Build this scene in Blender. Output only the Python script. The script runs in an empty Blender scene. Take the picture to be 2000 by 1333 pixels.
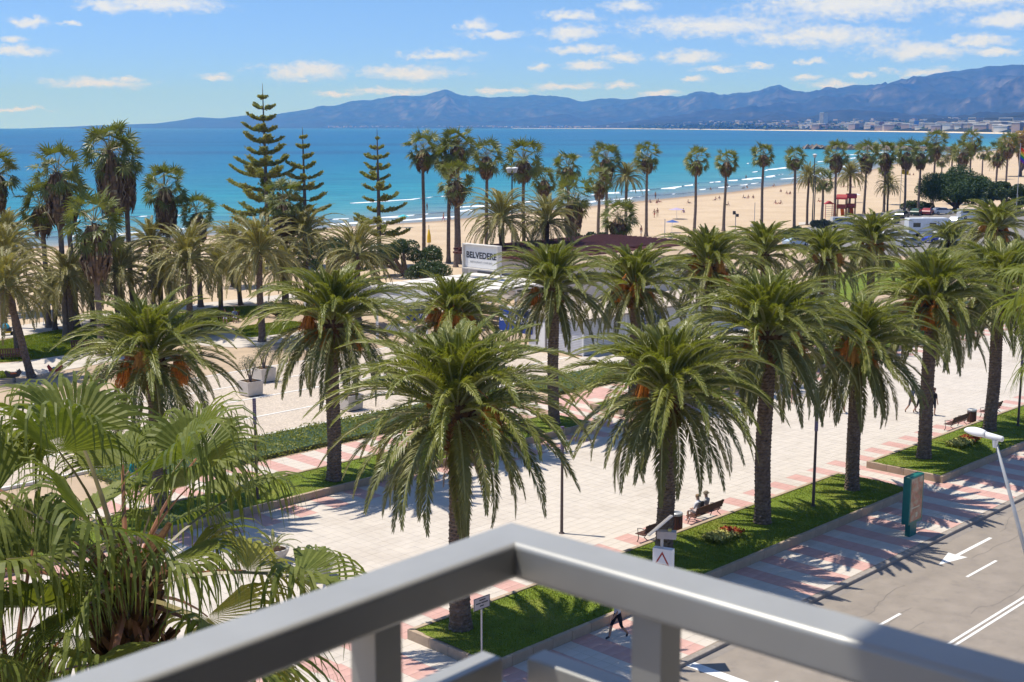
import bpy, math, random
import numpy as np
from mathutils import Vector, Matrix

R = math.radians
rnd = random.Random(11)
scene = bpy.context.scene
C = scene.collection

# ------------------------------------------------------------------ camera
FPX, CX, CY, CAMH, HZ = 2480.0, 1000.0, 666.5, 18.0, 245.5   # surveyed from the photograph
TH = math.atan((CY - HZ) / FPX)
cT, sT = math.cos(TH), math.sin(TH)
cam_d = bpy.data.cameras.new('camera')
cam_d.sensor_width = 36.0
cam_d.lens = 36.0 * FPX / 2000.0
cam_d.clip_start = 0.05
cam_d.clip_end = 80000
cam_d.dof.use_dof = True
cam_d.dof.focus_distance = 62.0
cam_d.dof.aperture_fstop = 9.0
cam = bpy.data.objects.new('camera', cam_d)
cam.location = (0, 0, CAMH)
cam.rotation_euler = (math.pi / 2 - TH, 0, 0)
C.objects.link(cam)
scene.camera = cam
scene.render.resolution_x = 1024
scene.render.resolution_y = 682

# ------------------------------------------------------------------ light
SUN_VEC = Vector((-0.375, 0.104, 1.0)).normalized()          # towards the sun
SUN_EL = math.asin(SUN_VEC.z)
SUN_AZ = math.atan2(SUN_VEC.x, SUN_VEC.y)
sun_d = bpy.data.lights.new('sun', 'SUN')
sun_d.energy = 4.6
sun_d.angle = R(0.53)
sun_d.color = (1.0, 0.955, 0.88)
sun = bpy.data.objects.new('sun', sun_d)
sun.rotation_euler = (-SUN_VEC).to_track_quat('-Z', 'Y').to_euler()
sun.location = (-30, 10, 60)
C.objects.link(sun)

scene.view_settings.view_transform = 'Standard'
scene.view_settings.look = 'None'
scene.view_settings.gamma = 1.0
scene.view_settings.use_curve_mapping = False
scene.view_settings.exposure = 0.3
scene.cycles.max_bounces = 8
scene.cycles.diffuse_bounces = 3
scene.cycles.transparent_max_bounces = 12
scene.cycles.volume_bounces = 0
scene.cycles.use_denoising = True
scene.cycles.sample_clamp_indirect = 6.0

# ------------------------------------------------------------------ world: Nishita sky with cumulus
world = bpy.data.worlds.new('World')
scene.world = world
world.use_nodes = True
wt = world.node_tree
wt.nodes.clear()
WL = wt.links.new
def wn(t, **kw):
    n = wt.nodes.new(t)
    for k, v in kw.items():
        setattr(n, k, v)
    return n
def wmath(op, a, b=None, c=None, clamp=False):
    n = wn('ShaderNodeMath', operation=op, use_clamp=clamp)
    for i, x in enumerate((a, b, c)):
        if x is None: continue
        if isinstance(x, (int, float)): n.inputs[i].default_value = x
        else: WL(x, n.inputs[i])
    return n.outputs[0]
SKYLIFT = 0.075        # the clear, haze-free air of the day: horizon tones of a drier sky
sky = wn('ShaderNodeTexSky', sky_type='NISHITA')
sky.sun_disc = False
sky.sun_elevation = SUN_EL
sky.sun_rotation = SUN_AZ
sky.altitude = 20
sky.air_density = 1.0
sky.dust_density = 0.15
sky.ozone_density = 3.0
tc = wn('ShaderNodeTexCoord')
lift = wn('ShaderNodeVectorMath', operation='ADD'); WL(tc.outputs['Generated'], lift.inputs[0]); lift.inputs[1].default_value = (0, 0, SKYLIFT)
nrm = wn('ShaderNodeVectorMath', operation='NORMALIZE'); WL(lift.outputs[0], nrm.inputs[0]); WL(nrm.outputs[0], sky.inputs['Vector'])
sep = wn('ShaderNodeSeparateXYZ')
WL(tc.outputs['Generated'], sep.inputs[0])
az = wmath('ARCTAN2', sep.outputs[0], sep.outputs[1])
el = wmath('ARCSINE', sep.outputs[2])
q = wn('ShaderNodeCombineXYZ')
WL(az, q.inputs[0]); WL(el, q.inputs[1])
def wnoise(vec, scale, detail, rough=0.55, dims='3D'):
    n = wn('ShaderNodeTexNoise', noise_dimensions=dims)
    n.inputs['Scale'].default_value = scale
    n.inputs['Detail'].default_value = detail
    n.inputs['Roughness'].default_value = rough
    WL(vec, n.inputs['Vector'])
    return n
stretch = wn('ShaderNodeVectorMath', operation='MULTIPLY')
WL(q.outputs[0], stretch.inputs[0]); stretch.inputs[1].default_value = (1.0, 1.7, 1.0)
n1 = wnoise(stretch.outputs[0], 60.0, 5.0, 0.6)
n2 = wnoise(stretch.outputs[0], 190.0, 3.0, 0.6)
warp = wn('ShaderNodeVectorMath', operation='SUBTRACT')
WL(n1.outputs['Color'], warp.inputs[0]); warp.inputs[1].default_value = (0.5, 0.5, 0.5)
warp2 = wn('ShaderNodeVectorMath', operation='MULTIPLY')
WL(warp.outputs[0], warp2.inputs[0]); warp2.inputs[1].default_value = (0.024, 0.013, 0)
qw = wn('ShaderNodeVectorMath', operation='ADD')
WL(q.outputs[0], qw.inputs[0]); WL(warp2.outputs[0], qw.inputs[1])
# cumulus groups: azimuth, elevation, half width, half height in thousandths of a radian
CL = [(320,25,115,17),(215,35,52,11),(235,1,26,5),(75,64,30,9),(152,67,16,6),(30,95,28,7),(50,116,55,11),
 (195,170,85,9),(245,161,38,8),(428,157,28,6),(600,143,82,19),(805,146,98,12),(858,115,78,10),(928,60,34,11),
 (965,77,58,8),(1118,41,56,10),(1224,25,48,12),(1115,72,66,14),(1130,103,70,8),(1053,134,20,7),(1150,133,42,9),
 (1390,62,165,20),(1650,26,190,30),(1900,18,140,26),(1600,84,140,20),(1965,60,88,15),(1790,112,115,15),
 (1900,95,60,10),(1340,117,62,11),(1400,141,46,7),(1480,137,25,4),(1568,158,28,6),(1580,128,28,5),(1216,120,40,10),
 (1620,171,44,7),(1350,161,26,5),(1212,171,30,7),(1290,184,38,6),(1105,172,62,7),(765,181,92,7),(985,179,62,7),
 (660,186,40,6),(20,217,65,5),(1940,116,40,8),(1680,156,26,5),(1790,150,60,8)]
best = None
for (px, py, hw, hh) in CL:
    a_ = math.atan((px - CX) / math.hypot(FPX, CY - HZ)); e_ = math.atan((HZ - py) / FPX * math.cos(TH) * 1.02)
    s1 = wn('ShaderNodeVectorMath', operation='SUBTRACT'); WL(qw.outputs[0], s1.inputs[0]); s1.inputs[1].default_value = (a_, e_, 0)
    s2 = wn('ShaderNodeVectorMath', operation='MULTIPLY'); WL(s1.outputs[0], s2.inputs[0]); s2.inputs[1].default_value = (FPX / hw, FPX / hh, 0)
    s3 = wn('ShaderNodeVectorMath', operation='LENGTH'); WL(s2.outputs[0], s3.inputs[0])
    best = s3.outputs['Value'] if best is None else wmath('MINIMUM', best, s3.outputs['Value'])
inside = wmath('SUBTRACT', 1.12, best)
d1 = wmath('MULTIPLY_ADD', n1.outputs['Fac'], 1.5, -0.75)
d2 = wmath('MULTIPLY_ADD', n2.outputs['Fac'], 1.1, -0.55)
dens = wmath('ADD', wmath('ADD', inside, d1), d2)
mr = wn('ShaderNodeMapRange', interpolation_type='SMOOTHSTEP')
WL(dens, mr.inputs[0]); mr.inputs[1].default_value = -0.25; mr.inputs[2].default_value = 1.0
# the same broken cumulus goes on over the rest of the sky
big = wnoise(tc.outputs['Generated'], 3.2, 5.0, 0.58)
mrb = wn('ShaderNodeMapRange', interpolation_type='SMOOTHSTEP')
WL(big.outputs['Fac'], mrb.inputs[0]); mrb.inputs[1].default_value = 0.53; mrb.inputs[2].default_value = 0.72
outaz = wmath('MULTIPLY', wmath('SUBTRACT', wmath('ABSOLUTE', az), 0.42), 6.0)
outel = wmath('MULTIPLY', wmath('SUBTRACT', el, 0.115), 9.0)
outw = wmath('MINIMUM', wmath('MAXIMUM', wmath('MAXIMUM', outaz, outel), 0.0), 1.0)
outw = wmath('MAXIMUM', outw, wmath('LESS_THAN', el, -0.03))
above = wmath('MULTIPLY', wmath('SUBTRACT', el, 0.01), 30.0, clamp=True)
cloudb = wmath('MULTIPLY', wmath('MULTIPLY', mrb.outputs[0], above), 0.8)
tint = wn('ShaderNodeMix', data_type='RGBA', blend_type='MULTIPLY')
tint.inputs['Factor'].default_value = 1.0
WL(sky.outputs[0], tint.inputs['A'])
low = wn('ShaderNodeMapRange', interpolation_type='SMOOTHSTEP')      # the same bluer band all round the horizon
WL(el, low.inputs[0]); low.inputs[1].default_value = 0.0; low.inputs[2].default_value = 0.16
tmix = wn('ShaderNodeMix', data_type='RGBA')
WL(low.outputs[0], tmix.inputs['Factor'])
tmix.inputs['A'].default_value = (0.78, 0.97, 1.75, 1); tmix.inputs['B'].default_value = (0.77, 0.97, 1.26, 1)
WL(tmix.outputs['Result'], tint.inputs['B'])
def skybg(mask):
    mixc = wn('ShaderNodeMix', data_type='RGBA')
    WL(mask, mixc.inputs['Factor'])
    WL(tint.outputs['Result'], mixc.inputs['A'])
    mixc.inputs['B'].default_value = (7.0, 7.3, 7.8, 1)
    bg = wn('ShaderNodeBackground')
    bg.inputs['Strength'].default_value = 0.10
    WL(mixc.outputs['Result'], bg.inputs['Color'])
    return bg.outputs[0]
bmix = wn('ShaderNodeMixShader')
WL(outw, bmix.inputs[0])
WL(skybg(wmath('MULTIPLY', mr.outputs[0], 0.9)), bmix.inputs[1])
WL(skybg(cloudb), bmix.inputs[2])
wo = wn('ShaderNodeOutputWorld')
WL(bmix.outputs[0], wo.inputs['Surface'])

# ------------------------------------------------------------------ survey helpers
AA = math.atan(2485.0 / math.hypot(FPX, CY - HZ))
UD = (math.sin(AA), math.cos(AA))          # along the road
VD = (-math.cos(AA), math.sin(AA))         # from the road towards the sea
RZ = math.atan2(UD[1], UD[0])
def G(px, py, z=0.0):
    """ground point (height z) seen at a spot of the photograph"""
    x = (px - CX) / FPX; y = -(py - CY) / FPX
    d = (x, cT + y * sT, -sT + y * cT)
    t = (z - CAMH) / d[2]
    return Vector((d[0] * t, d[1] * t, z))
def ZY(y, py):
    k = (CY - py) / FPX
    return CAMH + y * (k * cT - sT) / (cT + k * sT)
def XY(u, v, z=0.0):
    return Vector((u * UD[0] + v * VD[0], u * UD[1] + v * VD[1], z))
def UV(p):
    return (p[0] * UD[0] + p[1] * UD[1], p[0] * VD[0] + p[1] * VD[1])
def on_v(px, v, z=0.0):
    """point with street coordinate v under column px"""
    k = (px - CX) / FPX
    lo, hi = 10.0, 4000.0
    for _ in range(60):
        mid = (lo + hi) / 2
        x = k * (mid * cT + (CAMH - z) * sT)
        if UV((x, mid))[1] < v: lo = mid
        else: hi = mid
    return Vector((k * (lo * cT + (CAMH - z) * sT), lo, z))

# ------------------------------------------------------------------ materials
def _nt(name):
    m = bpy.data.materials.new(name)
    m.use_nodes = True
    nt = m.node_tree
    b = nt.nodes['Principled BSDF']
    return m, nt, b
def _noise(nt, vec, scale, detail=4.0, rough=0.55):
    n = nt.nodes.new('ShaderNodeTexNoise')
    n.inputs['Scale'].default_value = scale
    n.inputs['Detail'].default_value = detail
    n.inputs['Roughness'].default_value = rough
    if vec is not None: nt.links.new(vec, n.inputs['Vector'])
    return n
def _mixrgb(nt, fac, a, b, mode='MIX'):
    m = nt.nodes.new('ShaderNodeMix'); m.data_type = 'RGBA'; m.blend_type = mode
    for key, x in (('Factor', fac), ('A', a), ('B', b)):
        if isinstance(x, (int, float)): m.inputs[key].default_value = x
        elif isinstance(x, tuple): m.inputs[key].default_value = (*x[:3], 1)
        else: nt.links.new(x, m.inputs[key])
    return m.outputs['Result']
def _range(nt, x, a, b, c=0.0, d=1.0):
    r = nt.nodes.new('ShaderNodeMapRange')
    nt.links.new(x, r.inputs[0])
    for i, k in enumerate((a, b, c, d)): r.inputs[i + 1].default_value = k
    return r.outputs[0]
def pmat(name, col, rough=0.65, var=0.12, scale=4.0, bump=0.0, bscale=40.0, metal=0.0, spec=0.4, objvar=0.0, dirt=None, dscale=1.0, damt=0.35):
    m, nt, b = _nt(name)
    tc = nt.nodes.new('ShaderNodeTexCoord')
    n = _noise(nt, tc.outputs['Object'], scale, 6.0)
    lo = tuple(c * (1 - var) for c in col); hi = tuple(min(1, c * (1 + var)) for c in col)
    f = _range(nt, n.outputs['Fac'], 0.3, 0.7)
    c = _mixrgb(nt, f, lo, hi)
    if dirt:
        n2 = _noise(nt, tc.outputs['Object'], dscale, 8.0, 0.65)
        c = _mixrgb(nt, _range(nt, n2.outputs['Fac'], 0.5, 0.75, 0.0, damt), c, dirt)
    if objvar:
        oi = nt.nodes.new('ShaderNodeObjectInfo')
        c = _mixrgb(nt, _range(nt, oi.outputs['Random'], 0, 1, 0, objvar), c, tuple(x * 0.45 for x in col))
    nt.links.new(c, b.inputs['Base Color'])
    b.inputs['Roughness'].default_value = rough
    b.inputs['Metallic'].default_value = metal
    b.inputs['Specular IOR Level'].default_value = spec
    if bump:
        nb = _noise(nt, tc.outputs['Object'], bscale, 5.0)
        bp = nt.nodes.new('ShaderNodeBump'); bp.inputs['Strength'].default_value = bump; bp.inputs['Distance'].default_value = 0.02
        nt.links.new(nb.outputs['Fac'], bp.inputs['Height']); nt.links.new(bp.outputs[0], b.inputs['Normal'])
    return m
def leafmat(name, col, col2, trans=0.25, rough=0.42, spec=0.5, nscale=1.3, objvar=0.35):
    m, nt, b = _nt(name)
    out = nt.nodes['Material Output']
    geo = nt.nodes.new('ShaderNodeNewGeometry')
    n = _noise(nt, geo.outputs['Position'], nscale, 3.0)
    n2 = _noise(nt, geo.outputs['Position'], nscale * 14, 2.0)
    f = _range(nt, n.outputs['Fac'], 0.32, 0.68)
    c = _mixrgb(nt, f, col, col2)
    c = _mixrgb(nt, _range(nt, n2.outputs['Fac'], 0.35, 0.7, 0, 0.4), c, tuple(x * 1.55 for x in col2))
    oi = nt.nodes.new('ShaderNodeObjectInfo')
    c = _mixrgb(nt, _range(nt, oi.outputs['Random'], 0, 1, 0, objvar), c, tuple(x * 1.25 for x in col2))
    nt.links.new(c, b.inputs['Base Color'])
    b.inputs['Roughness'].default_value = rough
    b.inputs['Specular IOR Level'].default_value = spec
    tr = nt.nodes.new('ShaderNodeBsdfTranslucent')
    ct = _mixrgb(nt, 1.0, c, (1.3, 1.35, 0.55), 'MULTIPLY')
    nt.links.new(ct, tr.inputs['Color'])
    ms = nt.nodes.new('ShaderNodeMixShader'); ms.inputs[0].default_value = trans
    nt.links.new(b.outputs[0], ms.inputs[1]); nt.links.new(tr.outputs[0], ms.inputs[2])
    nt.links.new(ms.outputs[0], out.inputs['Surface'])
    return m

M = {}
M['frond'] = leafmat('palm_frond_green', (0.09, 0.125, 0.020), (0.225, 0.225, 0.048), 0.36, 0.40, 0.42)
M['frond_old'] = leafmat('palm_frond_old', (0.08, 0.10, 0.025), (0.185, 0.175, 0.055), 0.26, 0.42, 0.4)
M['rachis'] = pmat('palm_rachis', (0.34, 0.34, 0.14), 0.45, 0.2, 3)
M['date'] = leafmat('date_frond_olive', (0.12, 0.12, 0.035), (0.26, 0.215, 0.08), 0.32, 0.42, 0.4, 0.7)
M['fan'] = leafmat('fan_leaf_green', (0.06, 0.095, 0.014), (0.175, 0.19, 0.042), 0.36, 0.5, 0.25, 1.6)
M['fan_far'] = leafmat('fan_leaf_far', (0.05, 0.085, 0.014), (0.165, 0.17, 0.048), 0.28, 0.42, 0.35, 0.9)
M['fan_yellow'] = leafmat('fan_leaf_yellowing', (0.15, 0.17, 0.02), (0.32, 0.29, 0.05), 0.4, 0.42, 0.4, 1.6)
M['petiole'] = pmat('fan_petiole', (0.20, 0.16, 0.06), 0.45, 0.35, 2.0, spec=0.5)
M['petiole_red'] = pmat('fan_petiole_red', (0.28, 0.115, 0.05), 0.45, 0.3, 2.0, spec=0.5)
M['dead'] = pmat('dead_leaf_brown', (0.155, 0.105, 0.065), 0.85, 0.45, 3.0, spec=0.15)
M['deadpale'] = pmat('dead_leaf_pale', (0.34, 0.27, 0.16), 0.8, 0.35, 3.0, spec=0.2)
M['trunk'] = pmat('palm_trunk', (0.135, 0.10, 0.075), 0.9, 0.35, 7.0, 0.7, 22.0, spec=0.15, dirt=(0.30, 0.25, 0.19), dscale=5.0, damt=0.6)
M['trunk_grey'] = pmat('fan_palm_trunk', (0.17, 0.135, 0.11), 0.9, 0.3, 5.0, 0.6, 12.0, spec=0.15)
M['boot'] = pmat('palm_boot', (0.14, 0.075, 0.035), 0.85, 0.4, 9.0, 0.6, 30.0, spec=0.15)
M['fruit'] = pmat('date_fruit_orange', (0.58, 0.20, 0.03), 0.6, 0.35, 9.0, spec=0.3)
M['fruit2'] = pmat('date_fruit_amber', (0.46, 0.22, 0.05), 0.6, 0.35, 9.0, spec=0.3)
M['pine'] = leafmat('norfolk_needles', (0.13, 0.17, 0.055), (0.29, 0.27, 0.09), 0.38, 0.5, 0.3, 0.9)
M['umbrella'] = leafmat('pine_needles', (0.024, 0.052, 0.018), (0.062, 0.10, 0.03), 0.14, 0.5, 0.25, 0.35)
M['shrub'] = leafmat('shrub_leaves', (0.022, 0.045, 0.014), (0.06, 0.09, 0.025), 0.15, 0.4, 0.4, 0.8)
M['hedge'] = leafmat('hedge_leaves', (0.11, 0.14, 0.02), (0.25, 0.25, 0.05), 0.3, 0.5, 0.3, 0.9)
M['olive'] = leafmat('olive_leaves', (0.075, 0.09, 0.055), (0.15, 0.16, 0.10), 0.15, 0.5, 0.3, 2.0)
M['autumn'] = leafmat('russet_leaves', (0.24, 0.17, 0.05), (0.42, 0.29, 0.11), 0.3, 0.5, 0.3, 0.5)
M['grass'] = leafmat('grass_blades', (0.10, 0.165, 0.018), (0.22, 0.235, 0.035), 0.32, 0.5, 0.25, 0.55)
M['turf'] = pmat('turf_soil', (0.13, 0.175, 0.025), 0.9, 0.25, 1.2, 0.5, 30, spec=0.1, dirt=(0.26, 0.20, 0.06), dscale=0.45, damt=0.5)
M['cream'] = pmat('cream_paving', (0.575, 0.51, 0.435), 0.72, 0.08, 1.4, 0.12, 60, spec=0.3, objvar=0.10, dirt=(0.40, 0.335, 0.27), dscale=0.28, damt=0.55)
M['pink'] = pmat('pink_paving', (0.55, 0.325, 0.275), 0.72, 0.09, 1.4, 0.12, 60, spec=0.3, objvar=0.12, dirt=(0.6, 0.42, 0.36), dscale=0.4, damt=0.5)
M['joint'] = pmat('paving_joint', (0.47, 0.41, 0.34), 0.9, 0.2, 3.0, spec=0.1)
M['terrace'] = pmat('exposed_aggregate', (0.50, 0.42, 0.335), 0.85, 0.28, 9.0, 0.4, 30, spec=0.2, dirt=(0.36, 0.30, 0.25), dscale=0.8, damt=0.5)
M['whiteline'] = pmat('white_kerb_line', (0.72, 0.69, 0.63), 0.7, 0.1, 3.0, spec=0.3)
M['kerb'] = pmat('sandstone_kerb', (0.44, 0.335, 0.235), 0.85, 0.2, 4.0, 0.4, 35, spec=0.15, objvar=0.25, dirt=(0.22, 0.17, 0.125), dscale=2.0, damt=0.7)
M['kerbgrey'] = pmat('concrete_kerb', (0.30, 0.26, 0.225), 0.85, 0.15, 4.0, 0.3, 35, spec=0.2, objvar=0.2)
M['asphalt'] = pmat('sunbleached_asphalt', (0.272, 0.232, 0.192), 0.88, 0.10, 0.9, 0.4, 55, spec=0.25, dirt=(0.17, 0.148, 0.13), dscale=1.7, damt=0.5)
M['paint'] = pmat('road_paint', (0.74, 0.72, 0.68), 0.7, 0.06, 6.0, spec=0.3, dirt=(0.45, 0.42, 0.38), dscale=3.0, damt=0.5)
M['dirt'] = pmat('sandy_park_ground', (0.43, 0.325, 0.225), 0.95, 0.15, 0.35, 0.5, 14, spec=0.1, dirt=(0.30, 0.235, 0.17), dscale=0.2, damt=0.6)
M['path'] = pmat('pale_path', (0.53, 0.475, 0.41), 0.85, 0.1, 0.8, 0.2, 25, spec=0.2, dirt=(0.38, 0.33, 0.28), dscale=0.5, damt=0.5)
M['white'] = pmat('white_paint', (0.78, 0.77, 0.75), 0.5, 0.04, 3.0, spec=0.4)
M['offwhite'] = pmat('off_white_plaster', (0.64, 0.60, 0.54), 0.75, 0.08, 2.0, spec=0.25)
M['slat'] = pmat('white_slat', (0.70, 0.70, 0.72), 0.55, 0.06, 2.0, spec=0.35)
M['dark'] = pmat('dark_metal', (0.03, 0.03, 0.033), 0.45, 0.2, 4.0, spec=0.5)
M['brownmetal'] = pmat('brown_pole_paint', (0.085, 0.06, 0.055), 0.5, 0.2, 5.0, spec=0.4)
M['purple'] = pmat('perforated_lamp_sleeve', (0.115, 0.085, 0.18), 0.5, 0.25, 18.0, spec=0.4)
M['grey'] = pmat('galvanised_steel', (0.42, 0.43, 0.44), 0.45, 0.08, 3.0, metal=0.3, spec=0.5)
M['wood'] = pmat('bench_wood', (0.105, 0.048, 0.03), 0.6, 0.3, 6.0, spec=0.35)
M['brownroof'] = pmat('brown_timber', (0.115, 0.045, 0.04), 0.7, 0.3, 3.0, spec=0.3)
M['blue'] = pmat('blue_banner', (0.018, 0.055, 0.26), 0.5, 0.1, 3.0, spec=0.3)
M['teal'] = pmat('teal_paint', (0.012, 0.135, 0.115), 0.45, 0.12, 3.0, spec=0.45)
M['glass'] = pmat('dark_glass', (0.03, 0.04, 0.05), 0.12, 0.1, 2.0, spec=0.8)
M['soil'] = pmat('plant_soil', (0.12, 0.075, 0.045), 0.95, 0.3, 8.0, spec=0.1)
M['tyre'] = pmat('tyre_rubber', (0.018, 0.018, 0.02), 0.8, 0.2, 4.0, spec=0.3)
M['rail'] = pmat('lacquered_railing', (0.37, 0.37, 0.355), 0.42, 0.06, 9.0, metal=0.3, spec=0.5, dirt=(0.40, 0.41, 0.41), dscale=7.0, damt=0.3)
M['hotel_dark'] = pmat('hotel_painted_shade', (0.055, 0.05, 0.045), 0.6, 0.1, 2.0)  # balcony's shade put into the colour, so the rail's inner faces stay dark
M['red'] = pmat('red_plastic', (0.36, 0.035, 0.03), 0.45, 0.15, 3.0, spec=0.4)
M['orange'] = pmat('orange_plastic', (0.5, 0.11, 0.02), 0.5, 0.15, 3.0, spec=0.4)
M['yellow'] = pmat('yellow_cloth', (0.72, 0.46, 0.03), 0.7, 0.1, 3.0, spec=0.2)
M['rock'] = pmat('breakwater_rock', (0.25, 0.20, 0.16), 0.9, 0.3, 0.6, 0.5, 3.0, spec=0.15)
M['flowerpale'] = pmat('pale_flowers', (0.50, 0.46, 0.14), 0.7, 0.3, 9.0, spec=0.2)
M['flowerred'] = pmat('red_flowers', (0.36, 0.065, 0.025), 0.7, 0.3, 9.0, spec=0.2)
def cmat(name, col, rough=0.6, spec=0.4, metal=0.0):
    if name not in M: M[name] = pmat(name, col, rough, 0.08, 3.0, spec=spec, metal=metal)
    return M[name]

# ------------------------------------------------------------------ mesh helpers
def link(o, parent=None):
    C.objects.link(o)
    if parent is not None: o.parent = parent
    return o
def tag(o, label=None, cat=None, group=None, kind=None):
    if label: o['label'] = label
    if cat: o['category'] = cat
    if group: o['group'] = group
    if kind: o['kind'] = kind
    return o
def thing(name, label, cat, loc=(0, 0, 0), rz=0.0, group=None):
    o = bpy.data.objects.new(name, None)
    o.empty_display_size = 0.3
    o.location = loc; o.rotation_euler = (0, 0, rz)
    link(o); tag(o, label, cat, group)
    return o
def place(name, me, parent=None, loc=(0, 0, 0), rz=0.0, scale=1.0):
    o = bpy.data.objects.new(name, me)
    o.location = loc; o.rotation_euler = (0, 0, rz)
    o.scale = (scale, scale, scale) if isinstance(scale, (int, float)) else scale
    return link(o, parent)
class MB:
    def __init__(s):
        s.v = []; s.f = []; s.m = []
    def add(s, vs, fs, mi=0):
        o = len(s.v)
        s.v.extend([tuple(v) for v in vs])
        s.f.extend([tuple(i + o for i in f) for f in fs])
        s.m.extend([mi] * len(fs))
        return s
    def box(s, x0, x1, y0, y1, z0, z1, mi=0, T=None):
        vs = [Vector(p) for p in ((x0,y0,z0),(x1,y0,z0),(x1,y1,z0),(x0,y1,z0),(x0,y0,z1),(x1,y0,z1),(x1,y1,z1),(x0,y1,z1))]
        if T is not None: vs = [T @ v for v in vs]
        return s.add(vs, [(3,2,1,0),(4,5,6,7),(0,1,5,4),(1,2,6,5),(2,3,7,6),(3,0,4,7)], mi)
    def bevbox(s, x0, x1, y0, y1, z0, z1, b, mi=0):
        """box with chamfered top edges"""
        vs = [(x0,y0,z0),(x1,y0,z0),(x1,y1,z0),(x0,y1,z0),(x0,y0,z1-b),(x1,y0,z1-b),(x1,y1,z1-b),(x0,y1,z1-b),
              (x0+b,y0+b,z1),(x1-b,y0+b,z1),(x1-b,y1-b,z1),(x0+b,y1-b,z1)]
        return s.add(vs, [(0,1,5,4),(1,2,6,5),(2,3,7,6),(3,0,4,7),(4,5,9,8),(5,6,10,9),(6,7,11,10),(7,4,8,11),(8,9,10,11),(3,2,1,0)], mi)
    def quad(s, a, b, c, d, mi=0):
        return s.add([a, b, c, d], [(0, 1, 2, 3)], mi)
    def tube(s, pts, rad, n=8, mi=0, cap=True):
        pts = [Vector(p) for p in pts]
        if isinstance(rad, (int, float)): rad = [rad] * len(pts)
        rings = []
        up = None
        for i, p in enumerate(pts):
            t = (pts[min(i + 1, len(pts) - 1)] - pts[max(i - 1, 0)]).normalized()
            if up is None:
                up = Vector((0, 0, 1)) if abs(t.z) < 0.9 else Vector((1, 0, 0))
            a = t.cross(up).normalized(); b = a.cross(t).normalized(); up = b
            rings.append([p + (a * math.cos(2 * math.pi * k / n) + b * math.sin(2 * math.pi * k / n)) * rad[i] for k in range(n)])
        vs = [v for r in rings for v in r]
        fs = []
        for i in range(len(pts) - 1):
            for k in range(n):
                fs.append((i * n + k, i * n + (k + 1) % n, (i + 1) * n + (k + 1) % n, (i + 1) * n + k))
        if cap:
            fs.append(tuple(range(n - 1, -1, -1))); fs.append(tuple((len(pts) - 1) * n + k for k in range(n)))
        return s.add(vs, fs, mi)
    def lathe(s, prof, n=12, c=(0, 0, 0), mi=0, sx=1.0, sy=1.0):
        vs = []; fs = []
        for (r, z) in prof:
            for k in range(n):
                a = 2 * math.pi * k / n
                vs.append((c[0] + r * math.cos(a) * sx, c[1] + r * math.sin(a) * sy, c[2] + z))
        for i in range(len(prof) - 1):
            for k in range(n):
                fs.append((i * n + k, i * n + (k + 1) % n, (i + 1) * n + (k + 1) % n, (i + 1) * n + k))
        fs.append(tuple(range(n - 1, -1, -1))); fs.append(tuple((len(prof) - 1) * n + k for k in range(n)))
        return s.add(vs, fs, mi)
    def prism(s, poly, z0, z1, mi=0, axis='z'):
        n = len(poly)
        if axis == 'z': vs = [(x, y, z0) for x, y in poly] + [(x, y, z1) for x, y in poly]
        else: vs = [(x, z0, y) for x, y in poly] + [(x, z1, y) for x, y in poly]     # profile in x-z, extruded along y
        fs = [tuple(range(n - 1, -1, -1)), tuple(range(n, 2 * n))] + [(i, (i + 1) % n, n + (i + 1) % n, n + i) for i in range(n)]
        return s.add(vs, fs, mi)
    def mesh(s, name, mats, smooth=False):
        me = bpy.data.meshes.new(name)
        me.from_pydata(s.v, [], s.f)
        if not isinstance(mats, (list, tuple)): mats = [mats]
        for m in mats: me.materials.append(M[m] if isinstance(m, str) else m)
        if len(mats) > 1: me.polygons.foreach_set('material_index', s.m)
        if smooth: me.polygons.foreach_set('use_smooth', [True] * len(s.f))
        me.update()
        return me
    def build(s, name, mats, parent=None, loc=(0, 0, 0), rz=0.0, smooth=False):
        return place(name, s.mesh(name, mats, smooth), parent, loc, rz)
def np_mesh(name, verts, faces, mats, mi=None, smooth=False):
    """verts (n,3), faces (m,k) with one k"""
    me = bpy.data.meshes.new(name)
    verts = np.asarray(verts, dtype=np.float32); faces = np.asarray(faces, dtype=np.int32)
    k = faces.shape[1]
    me.vertices.add(len(verts)); me.vertices.foreach_set('co', verts.ravel())
    me.loops.add(faces.size); me.loops.foreach_set('vertex_index', faces.ravel())
    me.polygons.add(len(faces))
    me.polygons.foreach_set('loop_start', np.arange(0, faces.size, k, dtype=np.int32))
    me.polygons.foreach_set('loop_total', np.full(len(faces), k, dtype=np.int32))
    if not isinstance(mats, (list, tuple)): mats = [mats]
    for m in mats: me.materials.append(M[m] if isinstance(m, str) else m)
    if mi is not None: me.polygons.foreach_set('material_index', np.asarray(mi, dtype=np.int32))
    me.polygons.foreach_set('use_smooth', np.full(len(faces), bool(smooth)))
    me.update(calc_edges=True)
    me.validate()
    return me
def grid_faces(nr, nc):
    i = np.arange(nr - 1)[:, None] * nc + np.arange(nc - 1)[None, :]
    i = i.ravel()
    return np.stack([i, i + 1, i + nc + 1, i + nc], 1)
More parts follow.
